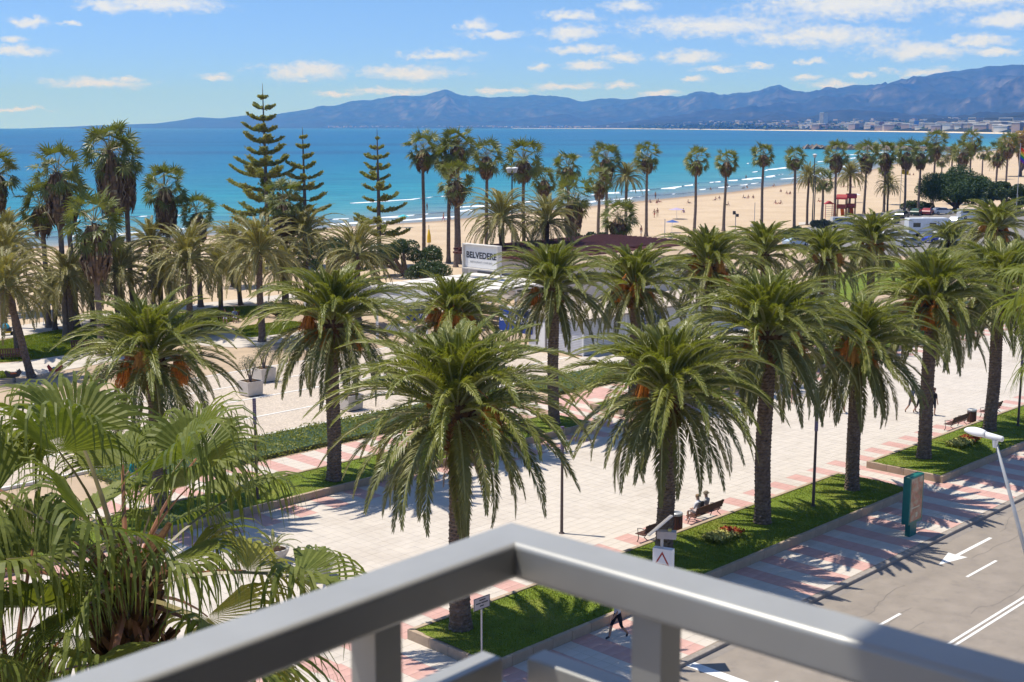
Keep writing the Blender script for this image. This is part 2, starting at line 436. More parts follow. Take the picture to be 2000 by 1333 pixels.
def vnoise(x, y, seed=0):
    xi = np.floor(x).astype(np.int64); yi = np.floor(y).astype(np.int64)
    fx = x - xi; fy = y - yi
    fx = fx * fx * (3 - 2 * fx); fy = fy * fy * (3 - 2 * fy)
    def h(a, b):
        n = (a * 374761393 + b * 668265263 + seed * 144269) & 0x7fffffff
        n = ((n ^ (n >> 13)) * 1274126177) & 0x7fffffff
        return ((n ^ (n >> 16)) & 0xffff) / 65535.0
    return (h(xi, yi) * (1 - fx) + h(xi + 1, yi) * fx) * (1 - fy) + (h(xi, yi + 1) * (1 - fx) + h(xi + 1, yi + 1) * fx) * fy
def fbm(x, y, seed=0, octv=5, ridged=False):
    a = 0.5; t = 0; s = 0
    for o in range(octv):
        n = vnoise(x * 2 ** o, y * 2 ** o, seed + o * 17)
        if ridged: n = 1 - np.abs(2 * n - 1)
        t = t + a * n; s += a; a *= 0.5
    return t / s
def leaf_cloud(cent, size, rng, updir=0.3, aspect=0.5):
    """one small quad per centre, random facing"""
    n = len(cent)
    d = rng.normal(size=(n, 3)); d[:, 2] += updir; d /= np.linalg.norm(d, axis=1)[:, None]
    r = rng.normal(size=(n, 3)); b = np.cross(d, r); b /= np.linalg.norm(b, axis=1)[:, None]
    c = np.cross(d, b)
    s = (size * rng.uniform(0.6, 1.4, n))[:, None]
    b = b * s; c = c * s * aspect
    v = np.stack([cent - b, cent - c, cent + b, cent + c], 1).reshape(-1, 3)
    f = np.arange(4 * n).reshape(-1, 4)
    return v, f
def text_mesh(txt, size, mat_, bold=0.0):
    cu = bpy.data.curves.new('lettering', 'FONT')
    cu.body = txt; cu.size = size; cu.align_x = 'CENTER'; cu.align_y = 'CENTER'; cu.extrude = 0.004; cu.offset = bold
    o = bpy.data.objects.new('lettering', cu)
    C.objects.link(o)
    TEXTS.append((o, mat_))
    return o
TEXTS = []
# ================================================================== THE SETTING
ERAD = 7.4e6
# ---- near shoreline in street coordinates (u along the road, v towards the sea)
WATER = [(-400, 192), (0, 189), (90, 188.5), (124, 189), (166, 186), (227, 196), (298, 209), (406, 240), (588, 312),
         (726, 358), (900, 412), (1500, 545), (2500, 760), (3600, 1000)]
WU = np.array([p[0] for p in WATER], float); WV = np.array([p[1] for p in WATER], float)
def waterline(u): return np.interp(u, WU, WV)

# ---- sea: one sheet that follows the curve of the earth to the horizon
naz, nr = 200, 170
azs = np.linspace(R(-80), R(80), naz); rs = np.geomspace(120, 21500, nr)
A2, R2 = np.meshgrid(azs, rs)
sx = R2 * np.sin(A2); sy = R2 * np.cos(A2)
sz = -0.45 - R2 ** 2 / (2 * ERAD)
me = np_mesh('sea', np.stack([sx, sy, sz], 2).reshape(-1, 3), grid_faces(nr, naz)[:, ::-1], [], smooth=True)
su = sx * UD[0] + sy * UD[1]; sv = sx * VD[0] + sy * VD[1]
shore = (sv - waterline(np.clip(su, -400, 3600))) * 0.93
at = me.attributes.new('shore', 'FLOAT', 'POINT'); at.data.foreach_set('value', shore.ravel().astype(np.float32))
m, nt, b = _nt('sea_water'); M['sea'] = m
L = nt.links.new
atn = nt.nodes.new('ShaderNodeAttribute'); atn.attribute_name = 'shore'
geo = nt.nodes.new('ShaderNodeNewGeometry')
mp = nt.nodes.new('ShaderNodeMapping'); L(geo.outputs['Position'], mp.inputs['Vector'])
mp.inputs['Rotation'].default_value = (0, 0, -RZ); mp.inputs['Scale'].default_value = (0.35, 1.0, 1.0)
big = _noise(nt, mp.outputs[0], 0.006, 5.0, 0.6)
mid = _noise(nt, mp.outputs[0], 0.035, 4.0, 0.6)
lg = nt.nodes.new('ShaderNodeMath'); lg.operation = 'LOGARITHM'
mx = nt.nodes.new('ShaderNodeMath'); mx.operation = 'MAXIMUM'; L(atn.outputs['Fac'], mx.inputs[0]); mx.inputs[1].default_value = 1.0
L(mx.outputs[0], lg.inputs[0]); lg.inputs[1].default_value = 10.0
wob = nt.nodes.new('ShaderNodeMath'); wob.operation = 'MULTIPLY_ADD'; L(mid.outputs['Fac'], wob.inputs[0]); wob.inputs[1].default_value = 0.5; 
sub = nt.nodes.new('ShaderNodeMath'); sub.operation = 'SUBTRACT'; L(lg.outputs[0], sub.inputs[0]); sub.inputs[1].default_value = 0.25
L(sub.outputs[0], wob.inputs[2])
cr = nt.nodes.new('ShaderNodeValToRGB')
dv = nt.nodes.new('ShaderNodeMath'); dv.operation = 'DIVIDE'; L(wob.outputs[0], dv.inputs[0]); dv.inputs[1].default_value = 4.2
L(dv.outputs[0], cr.inputs[0])
el_ = cr.color_ramp.elements
el_[0].position = 0.0; el_[0].color = (0.30, 0.27, 0.215, 1)
el_[1].position = 1.0; el_[1].color = (0.012, 0.105, 0.235, 1)
for pos, col in ((0.24, (0.20, 0.245, 0.235)), (0.36, (0.07, 0.25, 0.27)), (0.46, (0.022, 0.225, 0.275)), (0.58, (0.008, 0.14, 0.25)), (0.72, (0.006, 0.105, 0.235)), (0.86, (0.010, 0.115, 0.23))):
    e = cr.color_ramp.elements.new(pos); e.color = (*col, 1)
dk = _range(nt, big.outputs['Fac'], 0.50, 0.62, 0.0, 0.8)
far_ok = _range(nt, lg.outputs[0], 1.9, 2.4)
mm = nt.nodes.new('ShaderNodeMath'); mm.operation = 'MULTIPLY'; L(dk, mm.inputs[0]); L(far_ok, mm.inputs[1])
colr = _mixrgb(nt, mm.outputs[0], cr.outputs[0], (0.012, 0.06, 0.15))
w0_ = _noise(nt, mp.outputs[0], 0.11, 6.0, 0.7)  # streaks painted into the colour stand for light and shade on wave facets
colr = _mixrgb(nt, _range(nt, w0_.outputs['Fac'], 0.42, 0.66, 0.0, 0.55), colr, (0.006, 0.07, 0.15))
w3_ = _noise(nt, mp.outputs[0], 0.35, 4.0, 0.7)
colr = _mixrgb(nt, _range(nt, w3_.outputs['Fac'], 0.56, 0.74, 0.0, 0.35), colr, (0.10, 0.30, 0.36))
L(colr, b.inputs['Base Color'])
b.inputs['Roughness'].default_value = 0.3
b.inputs['IOR'].default_value = 1.33
b.inputs['Specular IOR Level'].default_value = 0.12
mpw = nt.nodes.new('ShaderNodeMapping'); L(geo.outputs['Position'], mpw.inputs['Vector'])
mpw.inputs['Rotation'].default_value = (0, 0, -RZ); mpw.inputs['Scale'].default_value = (0.3, 1.0, 1.0)
w1 = _noise(nt, mpw.outputs[0], 0.22, 5.0, 0.6)
w2 = _noise(nt, mpw.outputs[0], 0.9, 3.0, 0.6)
ad = nt.nodes.new('ShaderNodeMath'); ad.operation = 'MULTIPLY_ADD'; L(w2.outputs['Fac'], ad.inputs[0]); ad.inputs[1].default_value = 0.3; L(w1.outputs['Fac'], ad.inputs[2])
bp = nt.nodes.new('ShaderNodeBump'); bp.inputs['Strength'].default_value = 0.75; bp.inputs['Distance'].default_value = 1.2
L(ad.outputs[0], bp.inputs['Height']); L(bp.outputs[0], b.inputs['Normal'])
me.materials.append(m)
tag(place('sea', me), kind='structure')

# ---- beach: slopes under the water
us = np.unique(np.concatenate([np.linspace(-300, 420, 240), np.geomspace(420, 3600, 90)]))
ts = np.concatenate([np.linspace(0, 0.8, 26), np.linspace(0.83, 1.25, 22)])
U2, T2 = np.meshgrid(us, ts)
W2 = waterline(U2); V0 = 108 + 0 * U2
V2 = V0 + (W2 - V0) * T2
zz = np.where(T2 < 0.72, 0.0, -0.45 * (T2 - 0.72) / 0.28)
zz = zz + 0.16 * (fbm(U2 / 5, V2 / 5, 3, 4) - 0.5) * np.clip(T2 * 6, 0, 1) * np.clip((1.0 - T2) * 8, 0, 1) - 0.012
dist = np.abs(U2)
zz = zz - (U2 ** 2 + V2 ** 2) / (2 * ERAD)
me = np_mesh('beach', np.stack([U2, V2, zz], 2).reshape(-1, 3), grid_faces(len(ts), len(us)), [], smooth=True)
at = me.attributes.new('shore', 'FLOAT', 'POINT'); at.data.foreach_set('value', (W2 - V2).ravel().astype(np.float32))
m, nt, b = _nt('beach_sand'); M['sand'] = m
atn = nt.nodes.new('ShaderNodeAttribute'); atn.attribute_name = 'shore'
tc_ = nt.nodes.new('ShaderNodeTexCoord')
n1_ = _noise(nt, tc_.outputs['Object'], 0.12, 6.0, 0.6)
n2_ = _noise(nt, tc_.outputs['Object'], 1.5, 5.0, 0.6)
c_ = _mixrgb(nt, _range(nt, n1_.outputs['Fac'], 0.35, 0.65), (0.475, 0.355, 0.235), (0.55, 0.425, 0.29))
c_ = _mixrgb(nt, _range(nt, n2_.outputs['Fac'], 0.45, 0.75, 0, 0.5), c_, (0.41, 0.31, 0.205))
ds_ = nt.nodes.new('ShaderNodeMath'); ds_.operation = 'MULTIPLY_ADD'; nt.links.new(n1_.outputs['Fac'], ds_.inputs[0]); ds_.inputs[1].default_value = 5.0; nt.links.new(atn.outputs['Fac'], ds_.inputs[2])
c_ = _mixrgb(nt, _range(nt, ds_.outputs[0], 9.5, 5.0), c_, (0.33, 0.235, 0.155))
nt.links.new(c_, b.inputs['Base Color'])
b.inputs['Roughness'].default_value = 0.9; b.inputs['Specular IOR Level'].default_value = 0.15
bp = nt.nodes.new('ShaderNodeBump'); bp.inputs['Strength'].default_value = 0.6; bp.inputs['Distance'].default_value = 0.15
nt.links.new(n2_.outputs['Fac'], bp.inputs['Height']); nt.links.new(bp.outputs[0], b.inputs['Normal'])
me.materials.append(m)
tag(place('beach', me, rz=RZ), kind='structure')

# ---- foam of the small breakers along the shore
foam = cmat('sea_foam', (0.78, 0.80, 0.82), 0.8, 0.2)
fv = []; ff = []
rg = np.random.default_rng(5)
for (u0, u1, off, wd) in ((-30, 60, 4, 1.6), (20, 130, 13, 1.4), (60, 112, 25, 1.2), (-60, 90, 33, 1.1), (128, 178, 5, 1.3), (150, 215, 14, 1.3), (196, 262, 20, 2.6), (222, 290, 7, 1.1),
                          (258, 332, 24, 2.4), (300, 360, 10, 1.1), (340, 420, 24, 2.2), (380, 470, 12, 1.5), (430, 520, 40, 3), (470, 600, 18, 2.2), (560, 700, 42, 3.5),
                          (600, 760, 20, 2.5), (690, 860, 60, 4), (520, 590, 70, 2.5), (100, 140, 48, .8), (190, 230, 52, .9)):
    n = int((u1 - u0) / 1.1)
    uu = np.linspace(u0, u1, n); tt = np.linspace(0, 1, n)
    ctr = waterline(uu) + off + 2.5 * (fbm(uu / 14, uu * 0 + off, 4, 3) - .5) * 2
    ww = wd * np.sin(np.pi * tt) ** 0.5 * np.clip(5.0 * (fbm(uu / 6, uu * 0 + off * 3, 9, 5) - 0.46), 0.0, 1.2)
    o = len(fv)
    for k in range(n):
        zc = -0.45 - (uu[k] ** 2 + ctr[k] ** 2) / (2 * ERAD)
        fv += [(uu[k], ctr[k] - ww[k], zc + 0.03), (uu[k], ctr[k], zc + 0.16 + 0.1 * min(1, wd / 2)), (uu[k], ctr[k] + ww[k] * 0.5, zc + 0.02)]
    for k in range(n - 1):
        a_ = o + 3 * k
        ff += [(a_, a_ + 3, a_ + 4, a_ + 1), (a_ + 1, a_ + 4, a_ + 5, a_ + 2)]
tag(place('wave_foam', np_mesh('wave_foam', fv, ff, [foam], smooth=True), rz=RZ), 'white foam of small waves breaking along the beach', 'waves', kind='stuff')

# ---- ground sheet (town and park)
def rect(u0, u1, v0, v1): return [(u0, v0), (u1, v0), (u1, v1), (u0, v1)]
def sheet(name, poly, z, mat_, kind='structure', rz=RZ, parent=None, thick=0.0):
    mb = MB()
    if thick: mb.prism(poly, z - thick, z)
    else: mb.add([(x, y, z) for x, y in poly], [tuple(range(len(poly)))])
    o = mb.build(name, mat_, parent, rz=rz)
    if kind and parent is None: o['kind'] = kind
    return o
gx = np.linspace(-300, 3600, 120); gy = np.array([24.7, 40, 60, 90, 108.4])
GX, GY = np.meshgrid(gx, gy)
gz = -0.014 - (np.maximum(GX - 300, 0) ** 2) / (2 * ERAD)
tag(place('ground', np_mesh('ground', np.stack([GX, GY, gz], 2).reshape(-1, 3), grid_faces(len(gy), len(gx)), 'dirt'), rz=RZ), kind='structure')
sheet('town_ground', rect(-300, 3600, -300, 13.1), -0.014, 'path')

# ---- road with kerb and markings
road = sheet('road', rect(-60, 320, 13.2, 24.50), -0.14, 'asphalt')
def mark(poly, z=-0.136):
    poly = [(u * 1.0078, v * 1.0078) for u, v in poly]
    return sheet('road_marking', poly, z, 'paint', parent=road, rz=0)
for i in range(-3, 22):
    u0 = 34.0 - 2.7 + 8.25 * i
    mark(rect(u0, u0 + 2.75, 21.31, 21.43))
for v in (18.52, 18.74): mark(rect(-60, 320, v, v + 0.11))
mark(rect(32.9, 33.35, 19.0, 24.3))
a0 = UV(G(1880, 1080)); 
arr = [(48.35, 22.85), (50.1, 22.42), (50.05, 22.76), (53.3, 22.77), (53.3, 22.93), (50.05, 22.94), (50.1, 23.28)]
mark(arr)
# tar-sealed cracks
rg = np.random.default_rng(3)
for k in range(6):
    u = rg.uniform(34, 62); v = rg.uniform(19.2, 24.0); mb = MB(); pts = []
    for j in range(14):
        pts.append((u, v)); u += rg.uniform(0.25, 0.7); v += rg.normal() * 0.1
    for j in range(13):
        w = 0.007; mb.quad((pts[j][0], pts[j][1] - w, -0.1365), (pts[j + 1][0], pts[j + 1][1] - w, -0.1365), (pts[j + 1][0], pts[j + 1][1] + w, -0.1365), (pts[j][0], pts[j][1] + w, -0.1365))
    mb.build('crack_seal', cmat('tar_seal', (0.10, 0.09, 0.08)), road)

# ---- paved surfaces: real slabs with recessed joints
TILE = 0.4925
slab_me = {}
for nm in ('cream', 'pink'):
    slab_me[nm] = MB().bevbox(-TILE / 2 + .006, TILE / 2 - .006, -TILE / 2 + .006, TILE / 2 - .006, -0.03, 0.0, 0.004).mesh('paving_slab', nm)
def paved(name, u0, u1, v0, v1, z, pink_fn, near_fn, nmax=300):
    base = sheet(name, rect(u0, u1, v0, v1), z - 0.006, 'joint')
    nu = int((u1 - u0) / TILE); nv = int((v1 - v0) / TILE + 0.5); tv = (v1 - v0) / nv
    tiles = []
    for i in range(nu):
        for j in range(nv):
            tiles.append((u0 + (i + .5) * TILE, v0 + (j + .5) * tv))
    tiles.sort(key=near_fn)
    for (u, v) in tiles[:nmax]:
        o = place('paving_slab', slab_me['pink' if pink_fn(u, v) else 'cream'], base, (u, v, z + rnd.uniform(-0.002, 0.002)), 0, (1, tv / TILE, 1))
    rest = np.array(tiles[nmax:])
    if len(rest) == 0: return base
    n = len(rest)
    g = 0.0045
    dx = TILE / 2 - g; dy = tv / 2 - g
    off = np.array([(-dx, -dy, -.0055), (dx, -dy, -.0055), (dx, dy, -.0055), (-dx, dy, -.0055), (-dx, -dy, 0), (dx, -dy, 0), (dx, dy, 0), (-dx, dy, 0)])
    zt = np.random.default_rng(2).uniform(-.0012, .0012, n)
    c3 = np.concatenate([rest, (z + zt)[:, None]], 1)
    vs = (c3[:, None, :] + off[None]).reshape(-1, 3)
    fb = np.array([(4, 5, 6, 7), (0, 1, 5, 4), (1, 2, 6, 5), (2, 3, 7, 6), (3, 0, 4, 7)])
    fs = (np.arange(n)[:, None, None] * 8 + fb[None]).reshape(-1, 4)
    mi = np.repeat([1 if pink_fn(u, v) else 0 for u, v in rest], 5)
    o = place('paving_slab', np_mesh('paving_slab', vs, fs, ['cream', 'pink'], mi), base)
    o['kind'] = 'stuff'
    return base
def stripe(u): return int(math.floor((u - 0.25) / (2 * TILE))) % 2 == 0
dcam = lambda u0, v0: (lambda t: math.hypot(t[0] - u0, t[1] - v0))
side = paved('sidewalk', 14.0, 130.0, 24.72, 28.42, 0.0, lambda u, v: stripe(u), dcam(36, 24))
paved('promenade', 8.0, 190.0, 32.7, 49.0, 0.0, lambda u, v: (v < 34.7 or v > 46.9) and stripe(u), dcam(38, 34))
paved('planting_gap_paving', 57.0, 60.0, 28.42, 32.7, 0.0, lambda u, v: stripe(u), dcam(58, 28))
paved('corner_paving', 14.0, 27.8, 28.42, 32.7, 0.0, lambda u, v: stripe(u), dcam(28, 28))
paved('garden_walk', 8.0, 170.0, 52.6, 56.6, 0.0, lambda u, v: stripe(u) or (60 < u < 66 and v > 54.5), dcam(44, 52))
paved('bed_gap_paving', 56.6, 60.4, 49.0, 52.6, 0.0, lambda u, v: stripe(u), dcam(58, 50))
kerb = sheet('road_kerb', rect(-60, 300, 24.46, 24.70), -0.05, 'kerbgrey', thick=0.15)
kme = MB().bevbox(-0.495, 0.495, -0.13, 0.13, -0.2, 0.0, 0.02).mesh('kerb_stone', 'kerbgrey')
for i in range(150):
    place('kerb_stone', kme, kerb, (8.5 + i, 24.57, 0.002 + rnd.uniform(-.003, .003)))
gut = sheet('gutter', rect(-60, 320, 24.1, 24.45), -0.1375, cmat('gutter_concrete', (0.24, 0.21, 0.185), 0.9), parent=road, rz=0)

# ---- raised lawn beds with stone kerbs
def grass_blades(poly_fn, n, bbox, z, hgt, rng, w=0.022):
    x = rng.uniform(bbox[0], bbox[1], n); y = rng.uniform(bbox[2], bbox[3], n)
    k = poly_fn(x, y); x = x[k]; y = y[k]; n = len(x)
    a = rng.uniform(0, 2 * np.pi, n); h = hgt * rng.uniform(0.6, 1.3, n)
    dx = np.cos(a) * w; dy = np.sin(a) * w
    lx = rng.normal(0, 0.45, n) * h; ly = rng.normal(0, 0.45, n) * h
    zz = np.full(n, z) if np.isscalar(z) else z(x, y)
    v = np.stack([np.stack([x - dx, y - dy, zz], 1), np.stack([x + dx, y + dy, zz], 1), np.stack([x + lx, y + ly, zz + h], 1)], 1).reshape(-1, 3)
    return v, np.arange(3 * n).reshape(-1, 3)
kst = MB().bevbox(-0.492, 0.492, -0.09, 0.09, -0.4, 0.0, 0.015).mesh('kerb_stone', 'kerb')
BEDZ = 0.36
def lawn_bed(label, u0, u1, v0, v1, seed, density=170):
    t = thing('lawn_bed', label, 'lawn bed', (0, 0, 0), RZ, 'raised lawn beds')
    rng = np.random.default_rng(seed)
    nu, nv = int((u1 - u0) * 2) + 2, 10
    X, Y = np.meshgrid(np.linspace(u0 + .1, u1 - .1, nu), np.linspace(v0 + .1, v1 - .1, nv))
    crown = 0.10 * (1 - ((Y - (v0 + v1) / 2) / ((v1 - v0) / 2)) ** 2)
    Z = BEDZ - 0.07 + crown + 0.05 * (fbm(X / 2, Y / 2, seed) - .5)
    place('turf', np_mesh('turf', np.stack([X, Y, Z], 2).reshape(-1, 3), grid_faces(nv, nu), 'turf', smooth=True), t)
    zf = lambda x, y: BEDZ - 0.075 + 0.10 * (1 - ((y - (v0 + v1) / 2) / ((v1 - v0) / 2)) ** 2)
    gv, gf = grass_blades(lambda x, y: x > -1e9, int((u1 - u0) * (v1 - v0) * density), (u0 + .12, u1 - .12, v0 + .12, v1 - .12), zf, 0.055, rng)
    g = place('grass', np_mesh('grass', gv, gf, 'grass'), t); g['kind'] = 'stuff'
    def row(ax, c, a0, a1):
        n = max(1, round((a1 - a0))); st = (a1 - a0) / n
        for i in range(n):
            p = a0 + (i + .5) * st
            o = place('kerb_stone', kst, t, (p, c, BEDZ) if ax == 'u' else (c, p, BEDZ), 0 if ax == 'u' else math.pi / 2, (st, 1, 1))
            o.location.z += rnd.uniform(-0.008, 0.004); o.rotation_euler.z += rnd.uniform(-.006, .006)
    row('u', v0 + .09, u0, u1); row('u', v1 - .09, u0, u1); row('v', u0 + .09, v0 + .18, v1 - .18); row('v', u1 - .09, v0 + .18, v1 - .18)
    return t
lawn_bed('long raised lawn bed holding the four nearest palms beside the road', 27.8, 57.0, 28.42, 32.7, 1, 260)
lawn_bed('raised lawn bed with two palms behind the street lamp head', 60.0, 90.0, 28.42, 32.7, 2, 170)
lawn_bed('raised lawn bed on the far side of the promenade behind the drooping fan palm', 12.0, 56.6, 49.0, 52.6, 3, 110)
lawn_bed('raised lawn bed beyond the promenade in front of the white cafe', 60.4, 118.0, 49.0, 52.6, 4, 60)

# ---- clipped hedge strips behind the garden walk
def hedge(label, u0, u1, v0, v1, h, n, seed, mat_='hedge', rz=RZ, loc=(0, 0, 0), name='hedge', cat='hedge', size=0.07):
    rng = np.random.default_rng(seed)
    t = thing(name, label, cat, loc, rz)
    du, dvv = u1 - u0, v1 - v0
    core = MB().box(u0 + .12, u1 - .12, v0 + .12, v1 - .12, 0, h - .1); core.build('core', 'shrub', t)
    areas = np.array([du * dvv, du * h, du * h, dvv * h, dvv * h]); pick = rng.choice(5, n, p=areas / areas.sum())
    a = rng.uniform(0, 1, n); bq = rng.uniform(0, 1, n)
    P = np.zeros((n, 3))
    P[:, 0] = np.where(pick < 3, u0 + a * du, np.where(pick == 3, u0, u1))
    P[:, 1] = np.where(pick == 0, v0 + bq * dvv, np.where(pick == 1, v0, np.where(pick == 2, v1, v0 + a * dvv)))
    P[:, 2] = np.where(pick == 0, h, bq * h)
    lump = (fbm(P[:, 0] * 1.3 + seed, P[:, 1] * 1.3 + P[:, 2], seed, 3) - .5)
    P[:, 2] += np.where(pick == 0, lump * 0.35, 0); P += rng.normal(0, 0.05, P.shape)
    P[:, 2] = np.abs(P[:, 2])
    v, f = leaf_cloud(P, size, rng, 0.4)
    lv = place('leaves', np_mesh('leaves', v, f, mat_), t); lv['kind'] = 'stuff'
    return t
hedge('low clipped green hedge between the striped walk and the cafe terrace, left stretch', 30, 60, 56.8, 60.8, 0.34, 11000, 21)
hedge('low clipped hedge in front of the white slatted cafe wall', 62, 84, 56.8, 61.0, 0.34, 7000, 22)
hedge('low clipped hedge strip right of the white slatted cafe wall', 88, 125, 56.8, 61.0, 0.34, 7000, 23)

# ---- cafe terrace: aggregate panels with pale kerb lines
ter = sheet('terrace', rect(8, 73, 61.2, 79.5), 0.05, 'terrace', thick=0.2)
for v in (61.25, 65.75, 70.5, 74.8, 79.3): MB().bevbox(8, 73, v - .09, v + .09, 0.0, 0.075 if v > 62 else 0.16, .01).build('pale_kerb_line', 'whiteline', ter)
pad = sheet('cafe_plaza', rect(60.5, 100, 61.2, 65.2), 0.045, 'path', thick=0.2)

# ---- park lawns and paths
def gpoly(pts): return [tuple(G(*p)[:2]) for p in pts]
def inpoly(poly):
    P = np.array(poly)
    def fn(x, y):
        c = np.zeros(len(x), bool); j = len(P) - 1
        for i in range(len(P)):
            cond = ((P[i, 1] > y) != (P[j, 1] > y)) & (x < (P[j, 0] - P[i, 0]) * (y - P[i, 1]) / (P[j, 1] - P[i, 1] + 1e-9) + P[i, 0])
            c ^= cond; j = i
        return c
    return fn
def park_lawn(label, pts, n, seed):
    poly = gpoly(pts); t = thing('park_lawn', label, 'lawn')
    sheet('turf', poly, 0.05, 'turf', None, 0, t, 0.1)
    P = np.array(poly)
    v, f = grass_blades(inpoly(poly), n, (P[:, 0].min(), P[:, 0].max(), P[:, 1].min(), P[:, 1].max()), 0.05, 0.07, np.random.default_rng(seed), 0.05)
    g = place('grass', np_mesh('grass', v, f, 'grass'), t); g['kind'] = 'stuff'
park_lawn('park lawn with two slatted benches near the left edge', [(-80, 712), (-80, 684), (60, 655), (140, 642), (240, 636), (300, 640), (270, 672), (150, 690), (40, 706)], 60000, 31)
park_lawn('park lawn behind the couple on the far bench', [(310, 640), (330, 617), (420, 602), (520, 598), (560, 606), (470, 622), (420, 640), (380, 655)], 40000, 32)
park_lawn('small shaded lawn patch below the couple on the far bench', [(450, 652), (480, 638), (560, 628), (620, 633), (560, 652), (490, 660)], 16000, 33)
park_lawn('sunlit lawn beyond the white pergola', [(620, 592), (700, 578), (830, 571), (870, 580), (780, 592), (690, 600)], 14000, 34)
park_lawn('corner of lawn behind the spring riders', [(-60, 742), (-60, 722), (20, 728), (30, 738)], 5000, 35)
park_lawn('lawn strip beside the cafe car park', [(1330, 640), (1350, 610), (1500, 570), (1700, 520), (1990, 470), (2050, 500), (1800, 560), (1500, 620)], 30000, 36)
def gpath(name, pts, z=0.012, mat_='path'): return sheet(name, gpoly(pts), z, mat_, rz=0, thick=0.03)
gpath('path', [(-120, 745), (-120, 722), (40, 707), (150, 692), (270, 676), (320, 668), (360, 665), (300, 690), (190, 712), (60, 735)])
gpath('path_bend', [(360, 668), (385, 655), (440, 645), (560, 655), (620, 640), (640, 648), (560, 668), (470, 680), (400, 676)], 0.02)
gpath('beach_walk', [(-200, 688), (-200, 668), (60, 633), (240, 608), (420, 590), (700, 560), (860, 545), (860, 552), (700, 570), (430, 600), (260, 622), (100, 650)], 0.016)
gpath('parking_lot', [(1500, 462), (1640, 430), (1760, 408), (1960, 404), (2100, 420), (2100, 470), (1850, 500), (1600, 500)], 0.01, cmat('parking_asphalt', (0.20, 0.185, 0.17), 0.9))
gpath('parking_wall_walk', [(1560, 436), (1700, 424), (1700, 428), (1560, 441)], 0.1)

# ---- rock groyne across the bay
mb = MB(); rg = np.random.default_rng(8)
g0 = G(1860, 296, -0.4); g1 = G(1575, 291, -0.4)
for k in range(240):
    t = rg.uniform(0, 1); p = g0.lerp(g1, t); s = rg.uniform(1.2, 3.2)
    p = p + Vector((rg.normal() * 1, rg.normal() * 5, 0))
    T = Matrix.Translation(p + Vector((0, 0, -p.y ** 2 / (2 * ERAD) + rg.uniform(-.4, 1.5)))) @ Matrix.Rotation(rg.uniform(0, 6), 4, Vector(rg.normal(size=3)).normalized())
    mb.box(-s, s, -s * .7, s * .7, -s * .5, s * .5, 0, T)
o = mb.build('rock_groyne', 'rock'); tag(o, 'low groyne of dark boulders reaching into the bay', 'breakwater', kind='stuff')

# ---- far shore and mountains, one terrain
RIDGE = [(-700, 250), (40, 251), (150, 247), (230, 244), (300, 242), (345, 237), (385, 230), (430, 232), (480, 227), (520, 228), (560, 221), (600, 214), (640, 208), (700, 199), (770, 189), (830, 186), (855, 181), (872, 177), (886, 184), (940, 191),
 (1000, 188), (1080, 188), (1110, 193), (1130, 200), (1170, 195), (1240, 193), (1290, 187), (1320, 191), (1370, 185), (1420, 190), (1470, 182), (1500, 172), (1520, 169), (1545, 178), (1565, 187), (1600, 180), (1680, 172), (1760, 165),
 (1800, 157), (1830, 151), (1880, 143), (1930, 139), (2000, 136), (2080, 135), (2200, 150), (2500, 180), (3200, 215), (4200, 235)]
COAST = [(-700, 17800), (300, 17500), (420, 16500), (600, 15000), (1000, 12500), (1150, 10500), (1240, 8900), (1300, 7700), (1400, 6300), (1500, 5300), (1600, 4700), (1700, 4200), (1800, 3800), (1900, 3350), (2000, 3000), (2200, 2600), (2600, 2200), (4200, 2000)]
RDIST = [(-700, 20300), (420, 20300), (600, 19000), (900, 17800), (1250, 17000), (1560, 15500), (1700, 14500), (2000, 13000), (4200, 11000)]
def pxi(tab, px): return np.interp(px, [t[0] for t in tab], [t[1] for t in tab])
ncol, nrow = 1100, 140
pxs = np.linspace(-700, 4200, ncol)
aza = np.arctan((pxs - CX) / math.hypot(FPX, CY - HZ))
r0 = pxi(COAST, pxs); rr = pxi(RDIST, pxs)
jag = (fbm(pxs / 26.0, pxs * 0 + 3.3, 5, 5) - 0.5) * 9.0 * np.clip((pxs - 480) / 200, 0.15, 1)
hr = (HZ - pxi(RIDGE, pxs) + jag) / math.hypot(FPX, CY - HZ) * rr * np.cos(aza * 0) + CAMH + rr ** 2 / (2 * ERAD)
tt = np.linspace(0, 1.18, nrow)[:, None]
rad = r0[None] + (rr - r0)[None] * tt
X = rad * np.sin(aza)[None]; Y = rad * np.cos(aza)[None]
rn = fbm(X / 1500, Y / 1500, 40, 6, True); rn2 = fbm(X / 500, Y / 500, 60, 4, True)
t1 = np.clip(tt, 0, 1)
g = 0.02 + 0.08 * t1 + 0.90 * t1 ** 3.2
gull = (rn - 0.58) * 2.3 * t1 * (1 - t1 ** 8) + (rn2 - .5) * 0.75 * t1 * (1 - t1 ** 10)
h = hr[None] * np.clip(g + gull * 0.55, 0.012, 1.0)
h = np.where(tt > 1, hr[None] * np.clip(1 - (tt - 1) * 3.0, 0.1, 1), h)
h = np.where(tt < 0.004, -3.0, h)
flatn = np.clip(tt * 9, 0, 1)
h = np.minimum(h, 3 + 1e5 * flatn * np.clip(tt * 3, 0, 1) ** 2)
Zt = h - rad ** 2 / (2 * ERAD)
HAZE_TOP = float(Zt.max()) + 25.0
me = np_mesh('mountain_range', np.stack([X, Y, Zt], 2).reshape(-1, 3), grid_faces(nrow, ncol), [], smooth=True)
m, nt, b = _nt('scrub_and_limestone')
geo = nt.nodes.new('ShaderNodeNewGeometry')
na = _noise(nt, geo.outputs['Position'], 0.0016, 8.0, 0.65); nb_ = _noise(nt, geo.outputs['Position'], 0.009, 6.0, 0.65)
